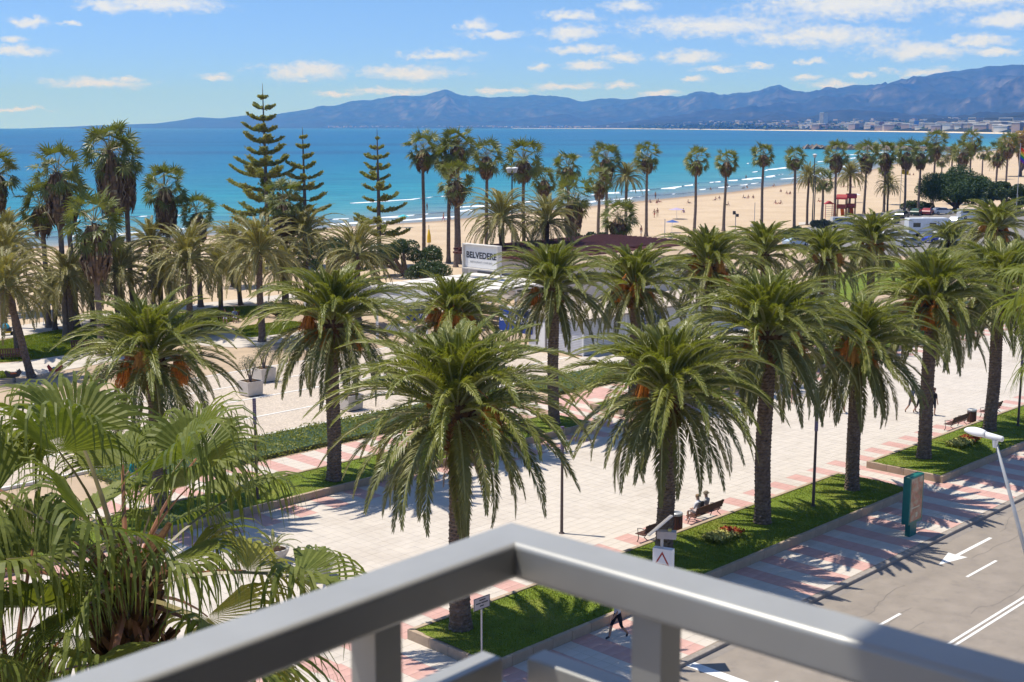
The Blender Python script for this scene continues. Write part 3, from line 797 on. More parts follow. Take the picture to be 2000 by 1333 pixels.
sepn = nt.nodes.new('ShaderNodeSeparateXYZ'); nt.links.new(geo.outputs['Normal'], sepn.inputs[0])
steep = _range(nt, sepn.outputs[2], 0.95, 0.74)
c_ = _mixrgb(nt, _range(nt, nb_.outputs['Fac'], 0.35, 0.7), (0.016, 0.026, 0.018), (0.045, 0.05, 0.032))
stp = nt.nodes.new('ShaderNodeMath'); stp.operation = 'MULTIPLY'; nt.links.new(steep, stp.inputs[0]); nt.links.new(_range(nt, nb_.outputs['Fac'], 0.40, 0.62), stp.inputs[1])
c_ = _mixrgb(nt, stp.outputs[0], c_, (0.15, 0.135, 0.115))
nt.links.new(c_, b.inputs['Base Color']); b.inputs['Roughness'].default_value = 0.95; b.inputs['Specular IOR Level'].default_value = 0.05
me.materials.append(m)
tag(place('mountain_range', me), kind='structure')
def far_pt(px, frac):
    a_ = math.atan((px - CX) / math.hypot(FPX, CY - HZ)); r_ = float(pxi(COAST, px)); r1 = r_ + frac
    return Vector((r1 * math.sin(a_), r1 * math.cos(a_), 1.0 - r1 * r1 / (2 * ERAD)))
# far beach: a pale strip of sand along that shore
mb = MB(); P0 = []
for px in np.linspace(1000, 2500, 90):
    wd = 60 if px < 1300 else 75
    P0.append((far_pt(px, -12) + Vector((0, 0, -1.2)), far_pt(px, wd) + Vector((0, 0, 3.2))))
vs = [p for q_ in P0 for p in q_]
mb.add(vs, [(2 * i, 2 * i + 2, 2 * i + 3, 2 * i + 1) for i in range(89)])
o = mb.build('far_beach', cmat('far_sand', (0.62, 0.53, 0.42), 0.95, 0.1)); o['kind'] = 'structure'
# pine wood on the far shore: one mass
rg = np.random.default_rng(12)
cl = []
for k in range(5200):
    px = rg.uniform(1225, 2250); dpt = rg.uniform(90, 120 + (px - 1150) * 1.2) if rg.uniform() < .6 else rg.uniform(90, 2400)
    p = far_pt(px, dpt); s = rg.uniform(5, 10) * (1.0 if px > 1500 else 1.25)
    if 1540 < px and dpt < 600 and rg.uniform() < .5: continue
    gz = float(np.interp(dpt, [0, 500, 3000], [1, 8, 40]))
    cl.append((p.x, p.y, p.z + gz, s))
cl = np.array(cl)
per = 10
dirs = rg.normal(size=(len(cl), per, 3)); dirs /= np.linalg.norm(dirs, axis=2)[:, :, None]; dirs[:, :, 2] = np.abs(dirs[:, :, 2])
cc = (cl[:, None, :3] + dirs * cl[:, None, 3:4] * np.array([1.3, 1.3, 1.1])).reshape(-1, 3)
v, f = leaf_cloud(cc, np.repeat(cl[:, 3], per) * 0.75, rg, 0.6, 0.7)
tag(place('pine_wood', np_mesh('pine_wood', v, f, 'umbrella')), 'dark belt of pine wood along the far shore', 'wood', kind='stuff')
# small houses sprinkled over the far plain and the foot of the mountains
mb = MB()
for k in range(560):
    px = rg.choice([rg.uniform(640, 1010), rg.uniform(1010, 1500), rg.uniform(1250, 2100)]); dpt = rg.uniform(60, 900) if px < 1200 else rg.uniform(300, 3200)
    p = far_pt(px, dpt); w = rg.uniform(6, 16); hh = rg.uniform(5, 13) if px > 1000 else rg.uniform(8, 22)
    gz = float(np.interp(dpt, [0, 500, 3000], [2, 10, 46]))
    T = Matrix.Translation(p) @ Matrix.Rotation(R(-55 + rg.normal() * 12), 4, 'Z')
    mb.box(-w, w, -w * .6, w * .6, -8, gz + hh, int(rg.integers(0, 3)), T)
for k in range(260):
    px = rg.uniform(1480, 2120); dpt = rg.uniform(75, 520) if px > 1560 else rg.uniform(200, 900)
    p = far_pt(px, dpt); w = rg.uniform(9, 22); hh = rg.uniform(8, 20)
    T = Matrix.Translation(p) @ Matrix.Rotation(R(-58 + rg.normal() * 10), 4, 'Z')
    mb.box(-w, w, -w * .5, w * .5, -8, 4 + dpt * .012 + hh, int(rg.integers(0, 3)), T)
    mb.box(-w - 1, w + 1, -w * .5 - 1, w * .5 + 1, 4 + dpt * .012 + hh, 5.5 + dpt * .012 + hh, 2 if rg.uniform() < .15 else 0, T)
o = mb.build('far_town', [cmat('far_white_wall', (0.62, 0.58, 0.52)), cmat('far_ochre_wall', (0.5, 0.4, 0.3)), cmat('far_red_roof', (0.34, 0.25, 0.19))])
tag(o, 'specks of far houses at the foot of the mountains', 'town', kind='stuff')
# ================================================================== PALMS AND TREES
def frond_geo(Ln, e0, e1, pw, npair, ll, lw, vee, seed, sway=0.0, ragged=0.1):
    """pinnate frond growing from the origin in the x-z plane; returns verts, faces(quads), material ids"""
    rng = np.random.default_rng(seed)
    ns = 22
    s = np.linspace(0, 1, ns)
    ang = np.radians(e0 + (e1 - e0) * s ** pw)
    ds = Ln / (ns - 1)
    px = np.concatenate([[0], np.cumsum(np.cos(ang[:-1]) * ds)]); pz = np.concatenate([[0], np.cumsum(np.sin(ang[:-1]) * ds)])
    py = sway * Ln * s ** 2
    P = np.stack([px, py, pz], 1)
    Tn = np.stack([np.cos(ang), 2 * sway * s, np.sin(ang)], 1); Tn /= np.linalg.norm(Tn, axis=1)[:, None]
    Nn = np.stack([-np.sin(ang), 0 * s, np.cos(ang)], 1)
    Bn = np.cross(Nn, Tn)
    V = []; F = []; MI = []
    rad = 0.046 * (1 - s) ** 0.8 + 0.010
    idx = np.arange(0, ns, 3)
    for k in idx:
        o = len(V)
        for a in (0, 2.1, 4.2):
            V.append(P[k] + (Bn[k] * math.cos(a) + Nn[k] * math.sin(a)) * rad[k])
    for i in range(len(idx) - 1):
        for j in range(3):
            a = i * 3 + j; b = i * 3 + (j + 1) % 3
            F.append((a, b, b + 3, a + 3)); MI.append(1)
    for i in range(npair):
        f = 0.10 + 0.90 * (i + 0.5) / npair
        prof = min(1.0, 0.25 + (f - 0.08) / 0.22) * (1 - 0.72 * max(0, (f - 0.5) / 0.5) ** 1.4)
        k = f * (ns - 1); k0 = min(int(k), ns - 2); w_ = k - k0
        p = P[k0] * (1 - w_) + P[k0 + 1] * w_; T = Tn[k0]; N = Nn[k0]; B = Bn[k0]
        for sd in (-1, 1):
            if rng.uniform() < ragged * 0.3: continue
            a = math.radians((58 - 36 * f) + rng.normal() * 4); ve = math.radians(vee + rng.normal() * 9)
            d = T * math.cos(a) + B * sd * math.sin(a) * math.cos(ve) + N * math.sin(a) * math.sin(ve)
            ln = ll * prof * rng.uniform(0.85, 1.1)
            wv = np.cross(d, N); wv /= np.linalg.norm(wv) + 1e-9
            wv = wv * lw * (0.6 + 0.4 * prof)
            mpt = p + d * ln * 0.5
            tip = p + d * ln + np.array([0, 0, -0.16 * ln * rng.uniform(0.3, 1.6)])
            o = len(V)
            V += [p, mpt - wv, tip, mpt + wv]
            F.append((o, o + 1, o + 2, o + 3)); MI.append(0)
    return np.array(V), np.array(F), np.array(MI)
# ---- Canary palm fronds: six ages, two of each
CLASSES = [  # e0, e1, power, length, old?
    (80, 44, 1.5, 2.5), (66, -6, 1.6, 3.6), (49, -38, 1.5, 4.5), (32, -58, 1.3, 4.8), (6, -76, 1.0, 4.5), (-24, -86, 0.8, 4.0)]
FR = []
for ci, (e0, e1, pw, Ln) in enumerate(CLASSES):
    row = []
    for k in range(3):
        v, f, mi = frond_geo(Ln, e0 + (k - 1) * 4, e1 + (k - 1) * 7, pw, 104, 0.54, 0.026, 30 if ci < 4 else 18, 100 + ci * 7 + k, (k - 1) * 0.05)
        row.append(np_mesh('frond', v, f, ['frond' if ci < 4 else 'frond_old', 'rachis'], mi))
    FR.append(row)
v, f, mi = frond_geo(3.4, -38, -88, 0.6, 60, 0.34, 0.018, 8, 777, 0.05, 0.6)
FRDEAD = np_mesh('dead_frond', v, f, ['deadpale', 'dead'], mi)
def trunk_mesh(name, h, r0, r1, mat_, ringstep=0.16, n=20, bulge=0.0, seed=0, notch=0.055, flare=0.2):
    rng = np.random.default_rng(seed)
    nr = int(h / ringstep) * 2 + 1
    zs = np.linspace(0, h, nr); t = zs / h
    rad = r0 + (r1 - r0) * t + flare * r0 * np.exp(-zs / 0.35)
    if bulge: rad = rad + bulge * np.exp(-((zs - (h - 0.45)) / 0.55) ** 2)
    a = np.linspace(0, 2 * np.pi, n, endpoint=False)
    A, Zz = np.meshgrid(a, zs)
    ring = np.arange(nr)[:, None]
    saw = np.where(ring % 2 == 0, 1 - notch, 1 + notch * 0.6)
    shift = (ring // 2) % 2
    diamond = 1 + notch * 0.7 * np.cos(A * 10 + shift * np.pi)
    rr_ = rad[:, None] * saw * diamond * (1 + rng.normal(0, 0.012, A.shape))
    wob = 0.06 * np.sin(zs * 0.6 + seed) * np.clip(zs / 3, 0, 1)
    V = np.stack([rr_ * np.cos(A) + wob[:, None], rr_ * np.sin(A), Zz], 2).reshape(-1, 3)
    F = []
    for i in range(nr - 1):
        for k in range(n):
            F.append((i * n + k, i * n + (k + 1) % n, (i + 1) * n + (k + 1) % n, (i + 1) * n + k))
    return np_mesh(name, V, np.array(F), mat_)
TR = [trunk_mesh('trunk', 8.0, 0.36, 0.33, 'trunk', seed=k) for k in range(3)]
# leaf-base boss under the crown, studded with cut stalks
def boss_mesh(seed):
    rng = np.random.default_rng(seed); mb = MB()
    mb.lathe([(0.34, -1.25), (0.46, -1.0), (0.56, -0.55), (0.58, -0.2), (0.50, 0.15), (0.28, 0.5), (0.05, 0.75)], 12)
    for k in range(90):
        a = k * 2.399; z = -1.2 + 1.3 * (k / 90.0); r = 0.40 + 0.17 * math.sin(math.pi * min(1, (z + 1.25) / 1.5))
        d = Vector((math.cos(a), math.sin(a), 0.55)).normalized(); p = Vector((math.cos(a) * r, math.sin(a) * r, z))
        mb.tube([p - d * .05, p + d * rng.uniform(.1, .24)], [0.07, 0.05], 4)
    return mb.mesh('leaf_base_boss', 'boot')
BOSS = [boss_mesh(1), boss_mesh(2)]
# hanging date clusters
def cluster_mesh(seed, mat_):
    rng = np.random.default_rng(seed); V = []; F = []
    for k in range(130):
        a = rng.uniform(0, 6.283); sp = rng.uniform(0.05, 0.40) ; ln = rng.uniform(0.35, 0.85)
        b0 = np.array([0.62 + rng.uniform(0, .12), 0, 0.42]) ; top = np.array([0.9 + math.cos(a) * sp * .4, math.sin(a) * sp * .5, 0.32 - rng.uniform(0, .25)])
        tip = np.array([1.0 + math.cos(a) * sp, math.sin(a) * sp, 0.25 - ln])
        w_ = np.array([-math.sin(a), math.cos(a), 0]) * 0.013
        o = len(V); V += [top - w_, top + w_, tip + w_ * 1.6, tip - w_ * 1.6]; F.append((o, o + 1, o + 2, o + 3))
        for j in range(3):
            q_ = top + (tip - top) * (0.35 + .3 * j) + rng.normal(0, .03, 3); s_ = 0.022
            o = len(V); V += [q_ + [s_, 0, -s_], q_ + [0, s_, s_], q_ + [-s_, 0, -s_], q_ + [0, -s_, s_]]; F.append((o, o + 1, o + 2, o + 3))
    stalk = [np.array([.25, 0, .25]), np.array([.6, 0, .62]), np.array([.95, 0, .35])]
    V = [np.asarray(q_, float) for q_ in V]
    for i in range(2):
        w_ = np.array([0, .035, 0]); o = len(V); V += [stalk[i] - w_, stalk[i] + w_, stalk[i + 1] + w_, stalk[i + 1] - w_]; F.append((o, o + 1, o + 2, o + 3))
    return np_mesh('date_cluster', np.array(V), np.array(F), mat_)
CLU = [cluster_mesh(1, 'fruit'), cluster_mesh(2, 'fruit2'), cluster_mesh(3, 'fruit')]
def canary_palm(label, base, topz, seed, scale=1.0, nclu=5, counts=(12, 21, 26, 27, 24, 14)):
    r_ = random.Random(seed)
    t = thing('canary_palm', label, 'palm tree', base, r_.uniform(0, 6.28), 'canary palms along the promenade')
    h = topz - base[2]
    place('trunk', TR[seed % 3], t, (0, 0, -0.02), 0, (scale, scale, (h - 0.7) / 8.0))
    place('leaf_base_boss', BOSS[seed % 2], t, (0, 0, h - 0.15), r_.uniform(0, 6), scale)
    ga = 2.39996; k = 0
    for ci, n in enumerate(counts):
        for j in range(n):
            a = k * ga + r_.uniform(-.22, .22); k += 1
            s_ = scale * r_.uniform(0.88, 1.08)
            rr_ = (0.10, 0.18, 0.27, 0.36, 0.42, 0.44)[ci] * scale; zz_ = (0.45, 0.35, 0.2, 0.0, -0.18, -0.38)[ci] * scale
            o = place('frond', FR[ci][r_.randrange(3)], t, (math.cos(a) * rr_, math.sin(a) * rr_, h + zz_), a, s_)
            o.rotation_euler = (r_.uniform(-.22, .22), r_.uniform(-.14, .14), a)
    for j in range(r_.randrange(0, 4)):
        a = r_.uniform(0, 6.283)
        place('dead_frond', FRDEAD, t, (math.cos(a) * .44 * scale, math.sin(a) * .44 * scale, h - .7 * scale), a, scale * r_.uniform(.6, .95))
    for j in range(nclu):
        a = r_.uniform(0, 6.283)
        o = place('date_cluster', CLU[r_.randrange(3)], t, (0, 0, h - r_.uniform(-0.35, 0.6)), a, scale * r_.uniform(0.95, 1.45))
    t.rotation_euler = (r_.uniform(-.025, .025), r_.uniform(-.025, .025), t.rotation_euler[2])
    return t
# front row in the beds beside the road (surveyed base, crown height)
for i, (px, py, cyp, nc, sc, lab) in enumerate([
    (900, 1228, 800, 2, 1.04, 'nearest canary palm rising behind the railing corner, its fronds the largest'),
    (1297, 1092, 768, 2, 1.0, 'canary palm behind the solar crossing sign, right of the nearest palm'),
    (1489, 1022, 655, 3, 1.0, 'canary palm on the lawn bed just left of the thin brown light column'),
    (1664, 957, 682, 10, 0.93, 'canary palm with the thick orange date clusters behind the green poster stand'),
    (1804, 895, 595, 7, 1.0, 'canary palm at the near end of the second lawn bed beside the benches'),
    (1932, 842, 565, 2, 1.0, 'canary palm directly behind the grey street lamp head')]):
    b = G(px, py, BEDZ)
    canary_palm(lab, b, ZY(b.y, cyp), 10 + i, sc, nc)
for i, (px, v, cyp, nc, sc, lab) in enumerate([
    (318, 51.6, 700, 5, 1.0, 'canary palm rising straight behind the drooping fan palm on the left'),
    (652, 50.0, 632, 9, 1.0, 'canary palm with orange dates left of the nearest palm, beside the pale planter boxes'),
    (884, 50.8, 624, 12, 0.86, 'canary palm with amber date clusters right behind the nearest palm'),
    (1082, 50.4, 562, 1, 0.94, 'canary palm with a bare trunk in front of the blue cafe banner'),
    (1238, 51.4, 562, 8, 0.97, 'canary palm with red-orange dates in front of the white slatted wall'),
    (1374, 52.0, 520, 10, 0.95, 'canary palm with hanging orange dates between the cafe and the third roadside palm'),
    (1490, 53.5, 497, 0, 0.86, 'short dark canary palm behind the third roadside palm'),
    (1602, 53.5, 505, 3, 0.9, 'canary palm behind the thin brown light column, right of the short dark palm'),
    (1697, 54.0, 477, 9, 0.95, 'canary palm with orange dates left of the white motorhome'),
    (1930, 52.0, 448, 8, 1.0, 'canary palm at the right edge in front of the car park'),
    (1850, 38.9 + 40, 470, 2, 0.9, 'canary palm half hidden behind the palm at the second lawn bed')]):
    b = on_v(px, v, BEDZ if v < 60 else 0)
    canary_palm(lab, b, ZY(b.y, cyp), 30 + i, sc, nc, (11, 19, 23, 25, 21, 12))

# ---- park date palms: one crown mesh each from a few variants
def date_crown(seed, n=78):
    rng = np.random.default_rng(seed); VV = []; FF = []; MM = []; o = 0
    for k in range(n):
        q_ = k / n; e0 = 86 - 112 * q_ + rng.normal() * 6; e1 = e0 - 62 - 30 * (1 - abs(q_ - .5)) + rng.normal() * 8; e1 = max(e1, -88)
        v, f, mi = frond_geo(4.1 * rng.uniform(.82, 1.08) * (0.8 if q_ < .12 else 1), e0, e1, 1.3, 52, 0.50, 0.032, 16, seed * 100 + k, rng.normal() * 0.08, 0.3)
        a = k * 2.39996 + rng.normal() * .2; c_, s_ = math.cos(a), math.sin(a)
        v = v + np.array([0.22, 0, 0.25 - 0.5 * q_])
        v = np.stack([v[:, 0] * c_ - v[:, 1] * s_, v[:, 0] * s_ + v[:, 1] * c_, v[:, 2]], 1)
        VV.append(v); FF.append(f + o); MM.append(mi); o += len(v)
    return np_mesh('crown', np.concatenate(VV), np.concatenate(FF), ['date', 'rachis'], np.concatenate(MM))
DC = [date_crown(k) for k in (1, 2, 3)]
TRD = [trunk_mesh('trunk', 8.0, 0.26, 0.22, 'trunk', seed=k + 5, flare=0.45) for k in range(2)]
def date_palm(label, base, top, seed, scale=1.0, lean=(0, 0)):
    r_ = random.Random(seed)
    t = thing('date_palm', label, 'palm tree', base, 0, 'date palms in the park')
    h = top - base.z
    tr = place('trunk', TRD[seed % 2], t, (0, 0, -.02), r_.uniform(0, 6), (scale, scale, h / 8.0))
    L_ = Vector((lean[0], lean[1], h))
    if lean != (0, 0): tr.rotation_euler = Vector((0, 0, 1)).rotation_difference(L_).to_euler()
    place('crown', DC[seed % 3], t, L_ * 1.0, r_.uniform(0, 6.28), scale * r_.uniform(.95, 1.05))
    return t
for i, (px, py, cyp, sc, lean, lab) in enumerate([
    (512, 668, 492, 1.12, (0, 0), 'olive date palm left of centre, straight trunk beside the couple on the far bench'),
    (700, 640, 495, 1.15, (0, 0), 'olive date palm left of the cafe pergola, behind the orange-fruited palm'),
    (372, 652, 505, 1.1, (0, 0), 'olive date palm in the park behind the drooping fan palm crown'),
    (240, 640, 525, 1.05, (0, 0), 'low olive date palm among the park trees left of the sandy path'),
    (62, 738, 560, 1.05, (-1.6, 0.3), 'leaning date palm beside the spring riders at the left edge'),
    (36, 690, 500, 1.0, (-0.5, 0), 'date palm on the park lawn at the far left edge'),
    (140, 662, 540, .95, (0, 0), 'date palm between the two slatted park benches'),
    (980, 570, 425, 1.3, (0, 0), 'broad olive date palm behind the cafe sign'),
    (1062, 560, 432, 1.1, (0.4, 0), 'olive date palm right behind the cafe roof'),
    (600, 600, 455, 1.0, (0, 0), 'date palm below the tall norfolk pine'),
    (1222, 470, 345, .95, (0, 0), 'young date palm left of the first lone beach palm'),
    (1576, 440, 345, .85, (0, 0), 'young date palm beside the tall twin lamp post'),
    (1658, 420, 340, 1.0, (0, 0), 'bushy date palm behind the red playground roofs'),
    (1733, 418, 362, .8, (0, 0), 'small yellowish date palm on the sand near the yellow flag'),
    (1858, 352, 303, 1.1, (0, 0), 'yellowish date palm left above the round pine'),
    (1946, 350, 315, 1.0, (0, 0), 'yellowish date palm right above the round pine'),
    (455, 560, 470, .9, (0, 0), 'date palm in front of the tall norfolk pine'),
    (300, 600, 475, .9, (0, 0), 'date palm beside the thick-skirted fan palm'),
    (182, 630, 545, .95, (0, 0), 'low date palm right behind the stout fan palm on the lawn'),
    (312, 628, 545, .95, (0.3, 0), 'low date palm right of the stout fan palm, by the beach walk'),
    (432, 612, 528, .9, (0, 0), 'low date palm above the couple on the far bench'),
    (556, 606, 520, .95, (0, 0), 'low date palm right of the couple on the far bench'),
    (108, 645, 572, .85, (0, 0), 'low date palm beside the dark park lamp on the left'),
    (22, 612, 462, 1.05, (0, 0), 'date palm in front of the water at the far left edge'),
    (470, 596, 505, .9, (-.3, 0), 'date palm between the tall norfolk pine and the far bench')]):
    b = G(px, py); date_palm(lab, b, ZY(b.y, cyp), 50 + i, sc, lean)

# ---- fan palms (Washingtonia)
def fan_geo(pet, Rl, nseg, e0, seed, droop=0.7, spread=128, stations=(0.0, 0.5, 0.75, 1.0), petw=0.03, fold=0.25, roll=0.0, jn=0.5):
    rng = np.random.default_rng(seed)
    roll_ = rng.normal() * roll
    V = []; F = []; MI = []
    npz = 6; p = np.zeros(3); ang = math.radians(e0); pts = [p.copy()]
    for k in range(npz):
        p = p + np.array([math.cos(ang), 0, math.sin(ang)]) * pet / npz; pts.append(p.copy()); ang -= math.radians(5.0)
    for k, q_ in enumerate(pts):
        w_ = petw * (1.25 - .7 * k / npz)
        V += [q_ + [0, -w_, 0], q_ + [0, 0, w_ * .8], q_ + [0, w_, 0], q_ + [0, 0, -w_ * .5]]
    for k in range(npz):
        for j in range(4): F.append((k * 4 + j, k * 4 + (j + 1) % 4, k * 4 + 4 + (j + 1) % 4, k * 4 + 4 + j)); MI.append(1)
    T = np.array([math.cos(ang), 0, math.sin(ang)]); N = np.array([-math.sin(ang), 0, math.cos(ang)]); B = np.array([0, 1., 0])
    N, B = N * math.cos(roll_) + B * math.sin(roll_), B * math.cos(roll_) - N * math.sin(roll_)
    g = np.array([0, 0, -1.0])
    dphi = math.radians(2 * spread / nseg)
    st = np.array(stations)
    for i in range(nseg):
        ph = math.radians(-spread) + (i + .5) * dphi
        d = T * math.cos(ph) + B * math.sin(ph) + N * fold * abs(math.sin(ph)) * 0.8
        d /= np.linalg.norm(d)
        lseg = Rl * (0.80 + 0.25 * math.cos(ph * 0.55)) * rng.uniform(.9, 1.08)
        drp = droop * rng.uniform(0.7, 1.3)
        wig = rng.normal(0, 0.06, 3); q_ = p + d * 0.02; cur = d.copy(); o = len(V); prev = 0.0
        side = np.cross(d, N); side /= np.linalg.norm(side) + 1e-9
        tw = (0.30 if i % 2 else -0.30)
        side = side * math.cos(tw) + N * math.sin(tw)
        for s_ in st:
            q_ = q_ + cur * (s_ - prev) * lseg; prev = s_
            w_ = lseg * min(s_, jn) * math.tan(dphi / 2) * 1.12
            if s_ > jn: w_ = w_ * max(0.04, (1 - (s_ - jn) / (st[-1] - jn)) ** 0.8)
            V += [q_ - side * w_, q_ + side * w_]
            if s_ >= jn * 0.8:
                k_ = min(0.95, drp * (s_ - jn * .6)); cur = d * (1 - k_) + g * k_ + wig; cur /= np.linalg.norm(cur)
        for k in range(len(st) - 1):
            F.append((o + 2 * k, o + 2 * k + 1, o + 2 * k + 3, o + 2 * k + 2)); MI.append(0)
    return np.array(V), np.array(F), np.array(MI)
def rotz(v, a):
    c_, s_ = math.cos(a), math.sin(a)
    return np.stack([v[:, 0] * c_ - v[:, 1] * s_, v[:, 0] * s_ + v[:, 1] * c_, v[:, 2]], 1)
def fan_crown(seed, n=42):
    rng = np.random.default_rng(seed); VV = []; FF = []; MM = []; o = 0
    for k in range(n):
        q_ = k / n; e0 = 80 - 122 * q_ + rng.normal() * 11
        v, f, mi = fan_geo(1.2 * rng.uniform(.7, 1.25), 0.8 * rng.uniform(.85, 1.15), 13, e0, seed * 91 + k, 0.5 + .6 * q_, 112, (0.0, 0.45, 0.8, 1.15), 0.025, 0.2, 0.8, 0.45)
        v = rotz(v + np.array([0.14, 0, 0.3 - 0.7 * q_]), k * 2.39996 + rng.normal() * .25)
        VV.append(v); FF.append(f + o); MM.append(mi); o += len(v)
    return np_mesh('crown', np.concatenate(VV), np.concatenate(FF), ['fan_far', 'petiole'], np.concatenate(MM))
FC = [fan_crown(k) for k in (1, 2, 3, 4)]
def skirt_mesh(seed, ln=2.4, n=420):
    rng = np.random.default_rng(seed); V = []; F = []
    for k in range(n):
        a = rng.uniform(0, 6.283); t = rng.uniform(0, 1); z0 = -0.35 - t * (ln - 0.9); r0_ = 0.32 + 0.34 * math.sin(math.pi * min(1, .25 + t * .6)); l_ = rng.uniform(.6, 1.15)
        d = np.array([math.cos(a), math.sin(a), 0]); w_ = np.array([-math.sin(a), math.cos(a), 0]) * rng.uniform(.03, .09)
        p0 = d * (r0_ * .6) + [0, 0, z0 + .25]; p1 = d * (r0_ + rng.uniform(0, .22)) + [0, 0, z0 - l_ * .45]; p2 = d * (r0_ * .75 + rng.uniform(-.1, .18)) + [0, 0, z0 - l_]
        o = len(V); V += [p0 - w_ * .5, p0 + w_ * .5, p1 + w_, p1 - w_, p2 + w_ * .4, p2 - w_ * .4]; F += [(o, o + 1, o + 2, o + 3), (o + 3, o + 2, o + 4, o + 5)]
    return np_mesh('dead_leaf_skirt', np.array(V), np.array(F), ['dead', 'deadpale'], [0 if (i // 2) % 9 else 1 for i in range(len(F))])
SK = [skirt_mesh(1), skirt_mesh(2), skirt_mesh(3)]
TRF = [trunk_mesh('trunk', 10.0, 0.27, 0.19, 'trunk_grey', 0.3, 12, seed=k + 9, notch=0.03, flare=0.6) for k in range(3)]
def fan_palm(label, base, top, seed, scale=1.0, skirt=1.0, name='fan_palm', group='fan palms along the beach', lean=0.0):
    r_ = random.Random(seed)
    t = thing(name, label, 'palm tree', base, r_.uniform(0, 6.28), group)
    h = top - base.z
    tr = place('trunk', TRF[seed % 3], t, (0, 0, -.03), 0, (1.0, 1.0, h / 10.0))
    place('crown', FC[seed % 4], t, (0, 0, h), r_.uniform(0, 6), scale * r_.uniform(.94, 1.06))
    if skirt: place('dead_leaf_skirt', SK[seed % 3], t, (0, 0, h + .05), r_.uniform(0, 6), (scale * (0.9 + .25 * skirt), scale * (.9 + .25 * skirt), scale * skirt))
    t.rotation_euler = (r_.uniform(-.02, .02), r_.uniform(-.02, .02) + lean, t.rotation_euler[2])
    return t
ords = ['first', 'second', 'third', 'fourth', 'fifth', 'sixth', 'seventh', 'eighth', 'ninth', 'tenth', 'eleventh', 'twelfth', 'thirteenth', 'fourteenth', 'fifteenth', 'sixteenth']
FANS = [  # px, base py, crown py, crown scale, skirt, label
 (1262, 462, 306, 1.0, .95, 'tall lone fan palm, first on the open sand right of the cafe'),
 (1356, 455, 313, 1.0, .9, 'tall lone fan palm on the sand, second right of the cafe'),
 (1413, 452, 316, .95, .95, 'tall lone fan palm with a round brown skirt, third right of the cafe'),
 (1487, 450, 302, 1.0, .7, 'tall lone fan palm on the sand, fourth right of the cafe'),
 (1551, 452, 310, .95, .7, 'tall lone fan palm just left of the tall twin lamp post'),
 (1630, 424, 300, 1.2, 1.1, 'fan palm standing over the red playground roofs'),
 (1687, 418, 300, 1.2, 1.2, 'fan palm with a wide skirt just right of the playground'),
 (1726, 415, 298, 1.15, 1.1, 'fan palm second right of the playground'),
 (1766, 418, 297, 1.15, 1.1, 'fan palm left of the round pine beside the yellow flag'),
 (1793, 414, 299, 1.1, 1.1, 'fan palm whose trunk touches the left side of the round pine'),
 (1821, 398, 278, 1.3, 1.1, 'tallest fan palm rising behind the left of the round pine'),
 (1874, 392, 296, 1.2, 1.2, 'left fan palm of the pair behind the round pine'),
 (1893, 388, 276, 1.25, 1.0, 'right taller fan palm of the pair behind the round pine'),
 (1944, 390, 298, 1.2, 1.0, 'left fan palm of the dark pair near the right edge'),
 (1962, 392, 280, 1.25, 1.0, 'right fan palm of the dark pair near the right edge'),
 (1185, 470, 308, 1.05, 1.3, 'fan palm with a long brown skirt left of the lone beach palms'),
 (828, 512, 292, 1.1, .9, 'tall slender fan palm at the left of the cluster on the waterfront'),
 (876, 514, 305, 1.1, .9, 'fan palm second in the waterfront cluster'),
 (897, 516, 285, 1.1, .8, 'tallest fan palm at the back of the waterfront cluster'),
 (890, 522, 352, 1.15, 1.0, 'fan palm with the shaggy skirt in front of the waterfront cluster'),
 (950, 505, 305, 1.05, 1.0, 'fan palm right of the waterfront cluster, above the broad date palm'),
 (1023, 505, 312, 1.2, .9, 'fan palm beside the white lantern lamp'),
 (1062, 500, 352, .9, .9, 'small fan palm right of the white lantern lamp'),
 (1110, 495, 325, .95, 1.0, 'narrow-topped fan palm above the cafe roof'),
 (1118, 525, 385, 1.1, 1.4, 'low fan palm with a thick brown trunk skirt above the cafe roof'),
 (1168, 480, 352, .85, 1.2, 'small shaggy fan palm left of the long-skirted one'),
 (1208, 535, 425, 1.1, .8, 'bushy low fan palm behind the right end of the cafe roof'),
 (232, 640, 292, 1.15, 2.0, 'big fan palm with a very thick brown skirt on the left'),
 (262, 630, 312, .95, 1.9, 'fan palm whose skirt merges with the thick-skirted palm, right of it'),
 (130, 662, 335, 1.15, 1.5, 'fan palm with a shaggy skirt left of the thick-skirted palm'),
 (96, 640, 400, 1.0, 1.1, 'short fan palm at the left in front of the water'),
 (8, 640, 335, 1.05, 1.3, 'fan palm cut by the left edge of the picture'),
 (198, 695, 435, 1.25, 1.4, 'stout fan palm with a thick dark trunk on the park lawn'),
 (335, 600, 365, 1.1, 1.6, 'fan palm with brown skirt between the thick-skirted palm and the norfolk pine'),
 (392, 600, 415, .95, 1.3, 'small fan palm left of the tall norfolk pine'),
 (560, 600, 390, 1.1, 1.5, 'fan palm in front of the tall norfolk pine'),
 (1838, 352, 315, .95, .6, 'small fan palm on the sand behind the tallest right fan palm'),
 (1917, 355, 300, 1.0, .6, 'small fan palm standing alone on the sand near the right edge'),
 (1727, 400, 330, 1.0, .6, 'short fan palm behind the second palm right of the playground'),
 (1605, 432, 352, 1.0, .5, 'short fan palm behind the tall twin lamp post'),
 (150, 640, 380, 1.0, 1.0, 'short fan palm between the shaggy palm and the thick-skirted palm')]
for i, (px, py, cyp, sc, sk, lab) in enumerate(FANS):
    b = G(px, py); b.z = -0.01
    fan_palm(lab, b, ZY(b.y, cyp), 80 + i, sc * (1.14 if px > 800 else 1.0), sk, lean=0.0)

